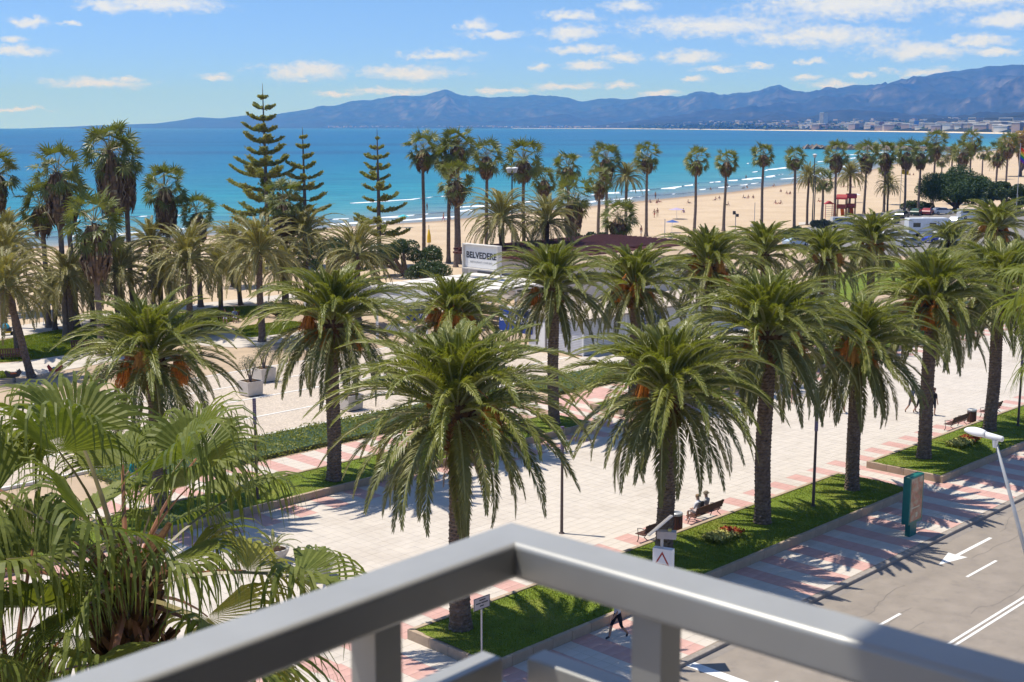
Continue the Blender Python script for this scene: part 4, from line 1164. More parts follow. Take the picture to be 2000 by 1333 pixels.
# ---- near fan palms with long drooping leaf tips: every leaf its own object
NF = []
NSTA = (0.0, 0.3, 0.62, 0.75, 0.9, 1.08, 1.28, 1.48)
for ci, e0 in enumerate((80, 62, 44, 26, 6, -18)):
    for k in range(2):
        v, f, mi = fan_geo(1.75 if ci < 4 else 1.45, 1.0, 50, e0 + (k * 8 - 4), 300 + ci * 5 + k, 1.2, 112, NSTA, 0.034, 0.5, 0.3, 0.62)
        NF.append((ci, np_mesh('fan_leaf', v, f, ['fan', 'petiole_red' if k else 'petiole'], mi)))
v, f, mi = fan_geo(1.5, 0.8, 26, -62, 391, 1.4, 70, NSTA, 0.03, 0.3)
DEADL = np_mesh('dead_fan_leaf', v, f, ['deadpale', 'petiole_red'], mi)
def near_fan_palm(label, base, top, seed, counts=(3, 4, 5, 5, 5, 4), scale=1.0):
    r_ = random.Random(seed)
    t = thing('drooping_fan_palm', label, 'palm tree', base, r_.uniform(0, 6.28), 'drooping fan palms beside the hotel')
    h = top - base.z
    place('trunk', trunk_mesh('trunk', h - .3, 0.34, 0.22, 'trunk_grey', 0.22, 16, seed=seed, notch=0.05), t)
    mb = MB()
    for k in range(120):
        a = k * 2.4; z = h - 1.9 + 1.9 * k / 120; d = Vector((math.cos(a), math.sin(a), r_.uniform(.8, 2.0))).normalized(); p = Vector((math.cos(a) * .2, math.sin(a) * .2, z))
        mb.tube([p, p + d * r_.uniform(.25, .5)], [0.06, 0.03], 4)
    mb.build('leaf_base_boss', 'boot', t)
    k = 0
    for ci, n in enumerate(counts):
        for j in range(n):
            a = k * 2.39996 + r_.uniform(-.3, .3); k += 1
            o = place('fan_leaf', NF[ci * 2 + r_.randrange(2)][1], t, (math.cos(a) * .12, math.sin(a) * .12, h - .05 - .07 * ci), a, scale * r_.uniform(.85, 1.12))
            o.rotation_euler = (r_.uniform(-.15, .15), r_.uniform(-.12, .12), a)
            if ci >= 4 and r_.random() < .3:
                o.material_slots[0].link = 'OBJECT'; o.material_slots[0].material = M['fan_yellow']
    for j in range(26):
        a = r_.uniform(0, 6.28)
        place('dead_fan_leaf', DEADL, t, (math.cos(a) * .17, math.sin(a) * .17, h - r_.uniform(.3, 1.2)), a, r_.uniform(.85, 1.25))
    return t
def at_dist(px, py, d):
    x = (px - CX) / FPX; y = -(py - CY) / FPX
    v = Vector((x, cT + y * sT, -sT + y * cT))
    return Vector((0, 0, CAMH)) + v * (d / v.y)
p = at_dist(245, 1105, 12.6)
near_fan_palm('large drooping fan palm filling the lower left corner, close to the balcony', Vector((p.x, p.y, 0)), p.z, 5, scale=0.9)
p = at_dist(2190, 610, 32)
near_fan_palm('drooping fan palm showing only its pale leaf tips at the right edge', Vector((p.x, p.y, 0)), p.z, 8, scale=1.25)
p = at_dist(20, 1330, 11.6)
near_fan_palm('smaller fan palm crown below the drooping fan palm in the lower left corner', Vector((p.x, p.y, 0)), p.z, 12, scale=0.66)

# ---- Norfolk pines: whorled branches with upturned ropes of needles
def norfolk(label, base, top, seed, dens=1.0, ntier=13, reach=0.20):
    rng = np.random.default_rng(seed)
    t = thing('norfolk_pine', label, 'pine tree', base, 0, 'norfolk pines')
    H = top - base.z
    MB().tube([(0, 0, 0), (0.05, 0, H * .5), (0, 0, H * .93), (0, 0, H)], [0.34, 0.22, 0.06, 0.02], 8).build('trunk', 'trunk_grey', t)
    V = []; F = []; O = 0; wood = MB()
    for k in range(ntier):
        q_ = k / (ntier - 1); z = H * (0.14 + 0.78 * q_ ** 0.92); L_ = H * reach * (1 - q_) ** 0.75 + H * 0.022
        nb = 6 if q_ < .85 else 5
        ph = rng.uniform(0, 6)
        for j in range(nb):
            if rng.uniform() > dens: continue
            a = ph + j * 2 * math.pi / nb + rng.normal() * .2; l_ = L_ * rng.uniform(.6, 1.15); sl = 0.02 + 0.32 * q_ + rng.normal() * .05
            d = np.array([math.cos(a), math.sin(a), 0])
            def bp_(s): return np.array([0, 0, z]) + d * l_ * s + np.array([0, 0, l_ * (sl * s - 0.10 * s * (1 - s) * 2 + 0.16 * s ** 3)])
            wood.tube([bp_(s) for s in (0, .35, .7, 1)], [0.07, .05, .035, .015], 4)
            ncl = int(max(18, l_ * 24))
            for c in range(ncl):
                s = 0.22 + 0.78 * rng.uniform() ** .8; p_ = bp_(s)
                sd = np.array([-d[1], d[0], 0]) * rng.choice([-1, 1]); ln = l_ * 0.20 * (1.15 - .65 * s) + .18
                q1 = p_ + sd * ln * rng.uniform(.4, 1) + d * ln * .55 + np.array([0, 0, ln * .45])
                for m_ in range(9):
                    w_ = rng.uniform(); c3 = p_ * (1 - w_) + q1 * w_ + rng.normal(0, .07, 3) * np.array([1, 1, .8])
                    V.append(c3)
    P = np.array(V)
    v, f = leaf_cloud(P, 0.16, rng, 0.5, 0.45)
    c_ = place('crown', np_mesh('crown', v, f, 'pine'), t)
    wood.build('branches', 'trunk_grey', t)
    return t
for (px, py, ty, s_, dn, lab) in ((524, 520, 163, 1, 0.97, 'tall norfolk pine with whorled tiers standing highest against the sky'),
                                  (598, 520, 248, 2, 0.8, 'slimmer norfolk pine just right of the tallest one'),
                                  (741, 520, 250, 3, 0.62, 'sparse norfolk pine with gaps between its tiers, left of the waterfront palms')):
    b = G(px, py); norfolk(lab, b, ZY(b.y, ty), s_, dn, 13 if s_ == 1 else 11, 0.23 if s_ == 1 else 0.20)

# ---- broad trees and shrubs from leaf clumps
def leafy(name, label, cat, base, size, seed, mat_, n, leaf, nclump=30, flat=0.75, trunk_h=0.3, group=None):
    """size = (half width x, half width y, height)"""
    rng = np.random.default_rng(seed)
    t = thing(name, label, cat, base, 0, group)
    hx, hy, hz = size
    z0 = hz * trunk_h
    cl = []
    for k in range(nclump):
        d = rng.normal(size=3); d /= np.linalg.norm(d); d[2] = abs(d[2]) * 1.1 - .25
        r_ = rng.uniform(.55, .86)
        cl.append((d[0] * hx * r_, d[1] * hy * r_, z0 + (hz - z0) * (0.35 + d[2] * .5 * r_ * flat / .75), rng.uniform(.2, .36) * min(hx, hy)))
    cl = np.array(cl); w_ = cl[:, 3] ** 2; pick = rng.choice(len(cl), n, p=w_ / w_.sum())
    d = rng.normal(size=(n, 3)); d /= np.linalg.norm(d, axis=1)[:, None]
    P = cl[pick, :3] + d * (cl[pick, 3] * rng.uniform(.78, 1.05, n))[:, None] * np.array([1, 1, .8])
    P[:, 2] = np.maximum(P[:, 2], 0.05)
    v, f = leaf_cloud(P, leaf, rng, 0.35, 0.55)
    place('crown', np_mesh('crown', v, f, mat_), t)
    mb = MB()
    top = z0 + (hz - z0) * .5
    mb.tube([(0, 0, -.05), (.1, 0, z0 * .6), (0, .1, top)], [0.09 * hx + .04, 0.07 * hx + .03, .03], 7)
    for k in range(7):
        c_ = cl[k]; mb.tube([(0, .05, z0 * .7), (c_[0] * .5, c_[1] * .5, (z0 * .7 + c_[2]) * .5), (c_[0], c_[1], c_[2])], [0.04 * hx + .02, .03 * hx + .015, .015], 5)
    mb.build('trunk', 'trunk', t)
    return t
b = G(1866, 413); leafy('round_pine', 'broad dark round-headed pine over the car park', 'pine tree', b, (9.0, 8.0, 9.8), 1, 'umbrella', 60000, 0.15, 74, 0.85, 0.14)
b = G(1992, 345); leafy('russet_tree', 'tall russet-leaved tree at the right edge below the mountains', 'tree', b, (8, 8, 21), 2, 'autumn', 14000, 0.34, 36, 1.0, 0.1)
for i, (px, py, s_, mt, lab) in enumerate([
    (790, 540, (5, 4, 5.5), 'shrub', 'dark dense shrub below the sparse norfolk pine'),
    (640, 545, (5.5, 4, 6.0), 'shrub', 'dark shrub mass below the slim norfolk pine'),
    (835, 560, (3, 3, 3.4), 'shrub', 'small dark shrub left of the cafe sign'),
    (1150, 500, (4, 3, 4.2), 'shrub', 'dark green bush behind the cafe roof'),
    (1965, 420, (5.5, 5, 8.0), 'shrub', 'green bushy tree below the russet tree at the right edge'),
    (1990, 415, (4.5, 4, 6.5), 'shrub', 'darker bush cut by the right edge beside the car park'),
    (1608, 452, (2.4, 2, 2.3), 'olive', 'grey-green bush at the foot of the playground'),
    (1560, 470, (2.6, 2.2, 2.6), 'shrub', 'low dark bush left of the car park'),
    (540, 618, (1.8, 1.6, 1.5), 'shrub', 'low dark shrub beside the far bench path'),
    (395, 655, (2.3, 1.6, 1.7), 'hedge', 'rounded clipped shrub left of the couple on the far bench'),
    (700, 590, (3, 2, 2.0), 'shrub', 'block of dark shrubs left of the white pergola'),
    (850, 588, (1.6, 1.4, 1.5), 'shrub', 'small rounded shrub behind the white pergola posts'),
    (1790, 412, (4, 3, 2.2), 'shrub', 'low bushes along the car park left of the round pine'),
    (1700, 530, (4, 3, 2.6), 'hedge', 'green bush between the orange-fruited palm and the car park'),
    (1850, 520, (5, 3, 2.4), 'hedge', 'green bush in front of the motorhome')]):
    b = G(px, py); leafy('shrub', lab, 'shrub', b, s_, 20 + i, mt, int(900 * s_[0] * s_[2] ** .8), 0.10 if py > 500 else 0.14, 16, 0.8, 0.08, 'shrubs of the park')
# ================================================================== THINGS
# ---- balcony of the hotel: railing corner in the foreground
E1 = Vector((-0.664, -0.748, 0)); E2 = Vector((0.748, -0.664, 0))
RT = 17.48
O3 = G(998, 1017, RT)
def rprof(w, h, r, seg=5):
    pts = []
    for (cx_, cz_, a0) in ((r, -h + r, 180), (w - r, -h + r, 270), (w - r, -r, 0), (r, -r, 90)):
        for k in range(seg + 1):
            a = R(a0 + 90 * k / seg); pts.append((cx_ + r * math.cos(a), cz_ + r * math.sin(a)))
    return pts
rail = thing('balcony_railing', 'grey metal balcony railing corner across the foreground', 'railing', O3)
def arm(name, along, across, w, h, r, L_, z=0.0, s0=None, off=0.0):
    pr = rprof(w, h, r); mb = MB(); n = len(pr)
    A = [along * (s if s0 is None else s0) + across * (s + off) + Vector((0, 0, zz_ + z)) for s, zz_ in pr]
    B = [along * L_ + across * (s + off) + Vector((0, 0, zz_ + z)) for s, zz_ in pr]
    fs = [(i, (i + 1) % n, n + (i + 1) % n, n + i) for i in range(n)] + [tuple(range(n)), tuple(range(2 * n - 1, n - 1, -1))]
    mb.add(A + B, fs)
    me = mb.mesh(name, 'rail')
    sm = [True] * n + [False, False]
    me.polygons.foreach_set('use_smooth', sm)
    o = place(name, me, rail)
    md = o.modifiers.new('normals', 'WEIGHTED_NORMAL'); md.keep_sharp = True
    return o
arm('top_rail', E1, E2, 0.068, 0.048, 0.008, 3.2)
arm('top_rail', E2, E1, 0.068, 0.048, 0.008, 3.2)
for (al, ac, s) in ((E1, E2, 0.275), (E2, E1, 0.262), (E1, E2, 1.5), (E2, E1, 1.5)):
    mb = MB(); c0 = al * s + ac * 0.034; hw = 0.021
    vs = [c0 + al * a_ * hw + ac * b_ * hw + Vector((0, 0, z_)) for z_ in (-1.08, -0.047) for a_, b_ in ((-1, -1), (1, -1), (1, 1), (-1, 1))]
    mb.add(vs, [(0, 1, 5, 4), (1, 2, 6, 5), (2, 3, 7, 6), (3, 0, 4, 7), (3, 2, 1, 0), (4, 5, 6, 7)])
    mb.build('post', 'rail', rail)
arm('infill_rail', E1, E2, 0.036, 0.045, 0.003, 0.252, -0.155, 0.075, 0.016)
arm('infill_rail', E2, E1, 0.036, 0.045, 0.003, 0.240, -0.155, 0.075, 0.016)
arm('infill_rail', E1, E2, 0.036, 0.045, 0.003, 1.47, -0.155, 0.30, 0.016)
arm('infill_rail', E2, E1, 0.036, 0.045, 0.003, 1.47, -0.155, 0.29, 0.016)
# the hotel itself, beside and behind the viewer
hot = thing('hotel_building', 'hotel whose balcony carries the grey railing', 'building', (O3.x, O3.y, 0), math.atan2(E2.y, E2.x))
# local x runs along E2, local y along -E1
MB().box(2.8, 14, -20, 4, 0, 27).build('wall', 'hotel_dark', hot)
MB().box(2.74, 2.78, -4.6, -.3, 16.45, 19.3).build('glass_door', 'glass', hot)
MB().box(-0.02, 2.8, -5, 0.02, 16.22, 16.38).build('balcony_floor', 'hotel_dark', hot)
q0 = Vector((0.365, 1.254, 0)) - Vector((O3.x, O3.y, 0)) + Vector((SUN_VEC.x, SUN_VEC.y, 0)) / SUN_VEC.z * (20.0 - RT)
MB().box(q0.dot(E2), 2.8, -5, 3.0, 20.0, 20.2).build('balcony_ceiling', 'offwhite', hot)
sheet('near_sidewalk', rect(-60, 320, 3.0, 13.2), 0.0, 'path', thick=0.12)

# ---- white cafe with slatted walls
cafe = thing('cafe_building', 'low white cafe with slatted walls and a brown timber roof deck', 'building', (0, 0, 0), RZ)
MB().box(74.25, 96, 65.45, 71, 0.0, 2.86).box(94, 118, 83, 100.5, 0.0, 4.3).build('wall', 'offwhite', cafe)
MB().box(73.9, 96.3, 65.1, 71.3, 2.86, 2.98).build('roof', 'terrace', cafe)
for i in range(20):
    z = 0.1 + i * 0.135
    MB().box(74.0, 96.0, 65.30, 65.36, z, z + .095).build('slat', 'slat', cafe)
    MB().box(74.14, 74.20, 65.44, 69.2, z, z + .095).build('slat', 'slat', cafe)
    if i < 20: MB().box(97.0, 112.0, 65.30, 65.36, z, z + .095).build('slat', 'slat', cafe)
for u in (74.0, 79.2, 84.6, 90, 95.9): MB().box(u, u + .1, 65.22, 65.295, 0, 2.85).build('post', 'white', cafe)
MB().box(74.02, 74.12, 69.4, 71.2, 0, 2.3).build('door', 'white', cafe)
MB().box(93.9, 93.98, 85, 98, 0.9, 2.6).build('window', 'glass', cafe)
MB().box(93.5, 118.5, 82.5, 88.2, 4.3, 4.42).build('front_roof', 'dirt', cafe)
rdk = MB().box(93.5, 118.5, 88.5, 101.4, 4.3, 4.5).build('roof_deck', 'brownroof', cafe)
for i in range(17):
    v = 88.8 + i * .75
    MB().box(93.2, 118.8, v, v + .2, 4.75, 4.95).build('roof_batten', 'brownroof', rdk)
for u in (94, 98, 103, 110, 117.5): MB().box(u, u + .2, 88.6, 101.2, 4.5, 4.75).build('roof_beam', 'brownroof', rdk)
# blue banners with the cafe's name
def sign_text(txt, size, parent, loc, rot, mat_, bold=0.0):
    o = text_mesh(txt, size, mat_, bold)
    o.parent = parent; o.location = loc; o.rotation_euler = rot
    return o
bn = thing('blue_banner', 'blue cafe banner with white letters on the end wall behind the bare-trunk palm', 'sign', XY(73.9, 72.6, 2.1), RZ)
MB().box(-.03, .03, -1.9, 1.9, -.95, .95).build('panel', 'blue', bn)
MB().box(-.04, .04, -1.9, 1.9, .95, 1.15).build('edge', 'white', bn)
sign_text('BELVEDERE', 0.72, bn, (-.036, 0, .1), (R(90), 0, R(-90)), 'white', 0.012)
bn = thing('blue_banner', 'blue cafe banner on the front slatted wall beside the red-fruited palm', 'sign', XY(81.8, 65.15, 2.25), RZ)
MB().box(-1.9, 1.9, -.03, .03, -.5, .5).build('panel', 'blue', bn)
sign_text('BELVEDERE', 0.62, bn, (0, -.036, .12), (R(90), 0, 0), 'white', 0.012)
sign_text('RESTAURANT', 0.26, bn, (0, -.036, -.3), (R(90), 0, 0), 'white')
# roof sign
sp = at_dist(940, 503, 122)
us_, vs_ = UV(sp)
rs = thing('cafe_roof_sign', 'white roof sign reading BELVEDERE in a pale frame', 'sign', XY(us_, vs_, 4.3), RZ)
sz_ = sp.z - 4.3
MB().box(0, .12, -2.25, 2.25, sz_ - 1.05, sz_ + 1.05).build('panel', 'white', rs)
for (y0, y1, z0, z1) in ((-2.45, 2.45, sz_ + 1.1, sz_ + 1.22), (-2.45, 2.45, sz_ - 1.22, sz_ - 1.1), (-2.45, -2.33, sz_ - 1.1, sz_ + 1.1), (2.33, 2.45, sz_ - 1.1, sz_ + 1.1)):
    MB().box(-.25, .35, y0, y1, z0, z1).build('frame', 'offwhite', rs)
for y in (-2.2, 2.2): MB().box(.4, .52, y - .06, y + .06, -2.0, sz_ + 1.0).build('support', 'offwhite', rs)
sign_text('BELVEDERE', 0.84, rs, (-.008, 0, sz_ + .12), (R(90), 0, R(-90)), 'dark', 0.022)
sign_text('RESTAURANT | CAFE BAR', 0.27, rs, (-.008, 0, sz_ - .52), (R(90), 0, R(-90)), 'grey')
# pergola
per = thing('white_pergola', 'white timber pergola over the cafe terrace', 'pergola', (0, 0, 0), RZ)
for u in (66.5, 72, 77.5, 83, 88):
    for v in (81.5, 91.5): MB().box(u - .08, u + .08, v - .08, v + .08, 0, 3.0).build('post', 'white', per)
for v in (81.5, 91.5): MB().box(66, 88.6, v - .07, v + .07, 3.0, 3.2).build('beam', 'white', per)
for i in range(24): MB().box(66.1 + i * .95, 66.2 + i * .95, 80.9, 92.1, 3.2, 3.36).build('rafter', 'white', per)
for i in range(6): MB().box(76 + i * 2, 77.7 + i * 2, 81.2, 91.9, 3.37, 3.40).build('shade_cloth', 'offwhite', per)
bn = thing('blue_banner', 'blue banner with a white round emblem on the terrace screen under the pergola', 'sign', G(815, 632, 0.0), RZ)
MB().box(-.03, .03, -1.5, 1.5, .15, 2.1).build('panel', 'blue', bn)
mb = MB()
for k in range(24):
    a0_, a1_ = k * math.pi / 12, (k + .8) * math.pi / 12
    mb.quad((-.036, .55 * math.cos(a0_), 1.15 + .55 * math.sin(a0_)), (-.036, .68 * math.cos(a0_), 1.15 + .68 * math.sin(a0_)), (-.036, .68 * math.cos(a1_), 1.15 + .68 * math.sin(a1_)), (-.036, .55 * math.cos(a1_), 1.15 + .55 * math.sin(a1_)))
mb.build('emblem', 'white', bn)
for y in (-1.6, 1.6): MB().box(-.05, .05, y - .05, y + .05, 0, 2.3).build('post', 'white', bn)
def chair_thing(label, p, rz, col):
    t = thing('cafe_chair', label, 'chair', p, rz, 'cafe terrace chairs')
    MB().bevbox(-.22, .22, -.22, .22, .42, .46, .01).build('seat', col, t)
    MB().box(-.22, .22, .2, .24, .48, .88).build('backrest', col, t)
    for x in (-.2, .2):
        for y in (-.2, .2): MB().tube([(x, y, 0), (x, y, .42)], .018, 6).build('leg', 'white', t)
cmat('teal_cloth', (0.06, 0.30, 0.32)); 
for i, (px, py, c_, lab) in enumerate([(752, 612, 'white', 'white cafe chair at the left end of the terrace under the pergola'), (774, 606, 'white', 'white cafe chair behind the leftmost terrace chair'), (790, 618, 'teal_cloth', 'teal cafe chair left of the round emblem banner'),
                                       (850, 628, 'white', 'white cafe chair right of the round emblem banner'), (976, 598, 'teal_cloth', 'teal cafe chair below the roof sign'), (955, 600, 'white', 'white cafe chair below the roof sign, beside the teal one')]):
    chair_thing(lab, G(px, py), rnd.uniform(0, 6), c_)
for i, (px, py, lab) in enumerate([(772, 648, 'long white trough planter at the terrace edge, left one'), (795, 651, 'long white trough planter at the terrace edge, right one')]):
    t = thing('trough_planter', lab, 'planter', G(px, py), RZ, 'trough planters')
    MB().bevbox(-.8, .8, -.3, .3, 0, .6, .02).build('trough', 'white', t)
    rng = np.random.default_rng(70 + i); P = rng.uniform((-.7, -.25, .6), (.7, .25, .85), (260, 3)); v, f = leaf_cloud(P, .06, rng); place('leaves', np_mesh('leaves', v, f, 'hedge'), t)

# ---- street furniture
def bench(label, u, v, L_=1.9, rz=RZ, z=0.0, loc=None):
    t = thing('park_bench', label, 'bench', XY(u, v, z) if loc is None else loc, rz, 'benches')
    for k in range(4): MB().bevbox(-L_ / 2, L_ / 2, -.22 + k * .125, -.12 + k * .125, .415, .45, .008).build('seat_slat', 'wood', t)
    for k in range(3):
        y = -.25 - k * .045; z_ = .53 + k * .125
        MB().box(-L_ / 2, L_ / 2, y - .017, y + .017, z_, z_ + .1).build('back_slat', 'wood', t)
    for x in (-L_ / 2 + .18, L_ / 2 - .18):
        mb = MB()
        mb.tube([(x, .28, 0), (x, .2, .2), (x, .24, .41), (x, -.2, .41), (x, -.27, .6), (x, -.38, .92)], .022, 6)
        mb.tube([(x, -.34, 0), (x, -.3, .18), (x, -.1, .3), (x, -.2, .41)], .022, 6)
        mb.tube([(x, .24, .41), (x, .27, .62), (x, .1, .66), (x, -.28, .62)], .018, 6)
        mb.build('iron_end', 'dark', t)
    return t
ba = UV(G(1268, 1048)); bb = UV(G(1373, 1017)); bc = UV(G(1855, 836)); bd = UV(G(1908, 812))
bench('empty wooden bench behind the solar crossing sign', ba[0] - .2, 33.35)
bench('wooden bench with the two sitters on the promenade edge', bb[0], 33.35, 2.1)
bench('empty wooden bench on the promenade edge left of the far litter bin', bc[0], 33.35, 2.1)
bench('empty wooden bench partly hidden behind the palm at the street lamp head', bd[0] + .4, 33.35, 2.0)
def bin_(label, u, v):
    t = thing('litter_bin', label, 'litter bin', XY(u, v), RZ, 'litter bins')
    MB().lathe([(.20, .12), (.24, .2), (.25, .82), (.2, .84)], 14).build('liner', 'dark', t)
    for k in range(14):
        a = k * 2 * math.pi / 14
        MB().box(.25, .272, -.042, .042, .14, .80, 0, Matrix.Rotation(a, 4, 'Z')).build('wood_slat', 'wood', t)
    MB().lathe([(.27, .80), (.28, .84), (.28, .90), (.24, .93), (.17, .93), (.16, .86)], 16).build('rim', 'grey', t)
    for s in (-1, 1): MB().box(s * .16 - .02, s * .16 + .02, -.02, .02, 0, .16).build('foot', 'dark', t)
bin_('slatted litter bin with a grey rim between the two near benches', UV(G(1333, 1043))[0], 33.25)
bin_('slatted litter bin with a grey rim between the two far benches', UV(G(1884, 826))[0], 33.25)
def column(label, p, h=4.9):
    t = thing('light_column', label, 'lamp post', p, 0, 'thin light columns')
    MB().tube([(0, 0, 0), (0, 0, h - 1.25)], [.075, .06], 10).build('pole', 'brownmetal', t)
    MB().tube([(0, 0, h - 1.25), (0, 0, h)], .085, 12).build('sleeve', 'purple', t)
    mb = MB()
    for i in range(14):
        for k in range(10):
            a = k * 2 * math.pi / 10 + i * .3; z = h - 1.2 + i * .085
            T = Matrix.Translation((math.cos(a) * .084, math.sin(a) * .084, z)) @ Matrix.Rotation(a, 4, 'Z')
            mb.box(-.003, .004, -.011, .011, -.014, .014, 0, T)
    mb.build('perforation', 'grey', t)
    MB().lathe([(.13, 0), (.13, .03), (.08, .05)], 10).build('base', 'brownmetal', t)
column('thin brown light column on the lawn between the third and fourth roadside palms', G(1588, 990, BEDZ))
column('thin light column with a purple sleeve standing on the promenade behind the railing', G(1097, 1042))
column('thin light column with a purple sleeve seen through the drooping fan palm', G(503, 974, BEDZ))
column('thin light column at the right edge on the second lawn bed', G(1988, 833, BEDZ))
# street lamp leaning in from the right
N0 = G(1944, 860, 9.0); Q0 = G(1998, 1060, 6.0)
K0 = Q0 + (Q0 - N0) * 0.75; B0 = Vector((K0.x + .1, K0.y - .05, 0))
lampt = thing('street_lamp', 'grey street lamp with an oval white head on a raking arm at the right', 'street lamp', B0)
MB().tube([Vector((0, 0, 0)), K0 - B0 + Vector((0.03, 0, -.4)), K0 - B0, Q0 - B0, N0 - B0], [.10, .085, .075, .06, .045], 12).build('pole', 'grey', lampt, smooth=True)
MB().tube([Q0 - B0 + (Q0 - N0) * .28, Q0 - B0 + (Q0 - N0) * .31], [.09, .09], 12).build('clamp', 'grey', lampt)
H0 = at_dist(1882, 847, N0.y + .6) ; hd = (H0 - N0); hd.z = 0.10; 
hl = hd.length; hdn = hd.normalized(); Tm = Matrix.Translation(N0 - B0 + Vector((0, 0, .05))) @ hdn.to_track_quat('X', 'Z').to_matrix().to_4x4()
mb = MB(); ns = 12
rings = []
for i in range(ns + 1):
    q_ = i / ns; x = .30 + (hl - .30) * q_ * 1.0; w_ = .19 * math.sin(math.pi * min(1, .18 + .82 * q_)) ** .55 + .01; hh = .15 * math.sin(math.pi * min(1, .2 + .8 * q_)) ** .6 + .01
    rings.append([Tm @ Vector((x, w_ * math.cos(a), hh * max(math.sin(a), -.35) + .02)) for a in [k * 2 * math.pi / 14 for k in range(14)]])
mb.add([v for r in rings for v in r], [(i * 14 + k, i * 14 + (k + 1) % 14, (i + 1) * 14 + (k + 1) % 14, (i + 1) * 14 + k) for i in range(ns) for k in range(14)] + [tuple(range(13, -1, -1)), tuple(ns * 14 + k for k in range(14))])
mb.build('head', 'white', lampt, smooth=True)
mb = MB()
mb.tube([Tm @ Vector((-.22, 0, .03)), Tm @ Vector((-.18, 0, .03)), Tm @ Vector((.34, 0, .03))], [.07, .085, .10], 12); mb.build('neck_housing', cmat('lamp_white', (.66, .67, .69)), lampt, smooth=True)
MB().tube([N0 - B0 + Vector((0, 0, -.22)), N0 - B0 + Vector((0, 0, .0))], [.06, .09], 10).build('collar', cmat('lamp_white', (.66, .67, .69)), lampt)
# poster stand
pu, pv = UV(G(1779, 1045))
ps = thing('poster_stand', 'green framed poster stand on the striped pavement', 'poster stand', XY(pu, pv), RZ)
MB().bevbox(-.35, .25, -.12, .12, 0, .62, .02).build('foot', 'teal', ps)
MB().bevbox(-.62, .62, -.17, .17, .6, 2.78, .03).build('frame', 'teal', ps)
m, nt, b = _nt('weathered_poster'); M['poster'] = m
tc_ = nt.nodes.new('ShaderNodeTexCoord'); n_ = _noise(nt, tc_.outputs['Object'], 2.2, 3.0, .5); n2 = _noise(nt, tc_.outputs['Object'], 6.0, 3.0)
crp = nt.nodes.new('ShaderNodeValToRGB'); nt.links.new(n_.outputs['Fac'], crp.inputs[0])
crp.color_ramp.elements[0].position = .33; crp.color_ramp.elements[0].color = (.16, .09, .05, 1); crp.color_ramp.elements[1].position = .7; crp.color_ramp.elements[1].color = (.42, .36, .26, 1)
e_ = crp.color_ramp.elements.new(.5); e_.color = (.38, .14, .09, 1)
nt.links.new(_mixrgb(nt, _range(nt, n2.outputs['Fac'], .4, .7, 0, .5), crp.outputs[0], (.24, .22, .12)), b.inputs['Base Color']); b.inputs['Roughness'].default_value = .25
MB().box(-.53, .53, -.176, -.168, .72, 2.68).build('poster', 'poster', ps)
MB().box(-.40, .30, -.179, -.177, 1.30, 1.36).build('poster_line', cmat('poster_cream', (.5, .44, .3)), ps)
MB().box(-.02, .16, -.179, -.177, .86, 1.08).build('poster_patch', cmat('poster_cream', (.5, .44, .3)), ps)
# solar-powered crossing sign
ss = thing('solar_crossing_sign', 'white illuminated crossing sign on a pole under a tilted solar panel', 'road sign', XY(32.75, 25.25), RZ)
MB().tube([(0, 0, 0), (0, 0, 4.55)], .05, 10).build('pole', 'grey', ss)
TP = Matrix.Translation((0.0, 0.1, 4.72)) @ Matrix.Rotation(RZ * -1, 4, 'Z') @ Matrix.Rotation(R(-16), 4, 'X') @ Matrix.Rotation(R(-40), 4, 'Y')
MB().box(-.52, .52, -.35, .35, -.02, .02, 0, TP).build('solar_panel', cmat('panel_frame', (.48, .46, .44), .35, .6), ss)
MB().box(-.49, .49, -.32, .32, .021, .024, 0, TP).build('solar_cells', cmat('solar_cell', (.30, .29, .29), .25, .7), ss)
TB = Matrix.Translation((0.12, -0.05, 4.42)) @ Matrix.Rotation(-RZ + R(-12), 4, 'Z')
MB().box(-.28, .36, -.13, .13, -.13, .12, 0, TB).build('battery_box', cmat('grey_box', (.40, .37, .36), .5), ss)
MB().box(.08, .2, -.06, .06, .12, .19, 0, TB).build('flasher', 'flowerpale', ss)
TL = Matrix.Translation((0.02, -0.06, 3.62)) @ Matrix.Rotation(R(-90), 4, 'Z') @ Matrix.Rotation(R(18), 4, 'Z')
MB().box(-.34, .34, -.13, .13, -.34, .34, 0, TL).build('light_box', 'white', ss)
mb = MB(); mb.add([TL @ Vector(p_) for p_ in ((-.27, -.134, -.22), (.27, -.134, -.22), (0, -.134, .26))], [(0, 1, 2)]); mb.build('red_triangle', 'red', ss)
mb = MB(); mb.add([TL @ Vector(p_) for p_ in ((-.18, -.138, -.17), (.18, -.138, -.17), (0, -.138, .15))], [(0, 1, 2)]); mb.build('white_triangle', 'white', ss)
# street name plate on its pole beside the first bed
sn = thing('plate_sign', 'small grey plate sign on a slim pole at the near bed corner', 'road sign', G(941, 1318), RZ)
MB().tube([(0, 0, 0), (0, 0, 2.35)], .03, 8).build('pole', 'grey', sn)
MB().box(-.36, .36, -.025, .0, 2.3, 2.72).build('plate', cmat('plate_grey', (.40, .37, .36)), sn)
for (x0, x1, z0, z1) in ((-.36, .36, 2.70, 2.72), (-.36, .36, 2.30, 2.32), (-.36, -.34, 2.32, 2.70), (.34, .36, 2.32, 2.70)): MB().box(x0, x1, -.029, -.0255, z0, z1).build('border', 'dark', sn)
for (x0, x1, z) in ((-.12, .16, 2.60), (-.27, -.06, 2.50), (-.03, .27, 2.50), (-.10, .08, 2.40)): MB().box(x0, x1, -.028, -.0255, z, z + .045).build('lettering_line', 'dark', sn)
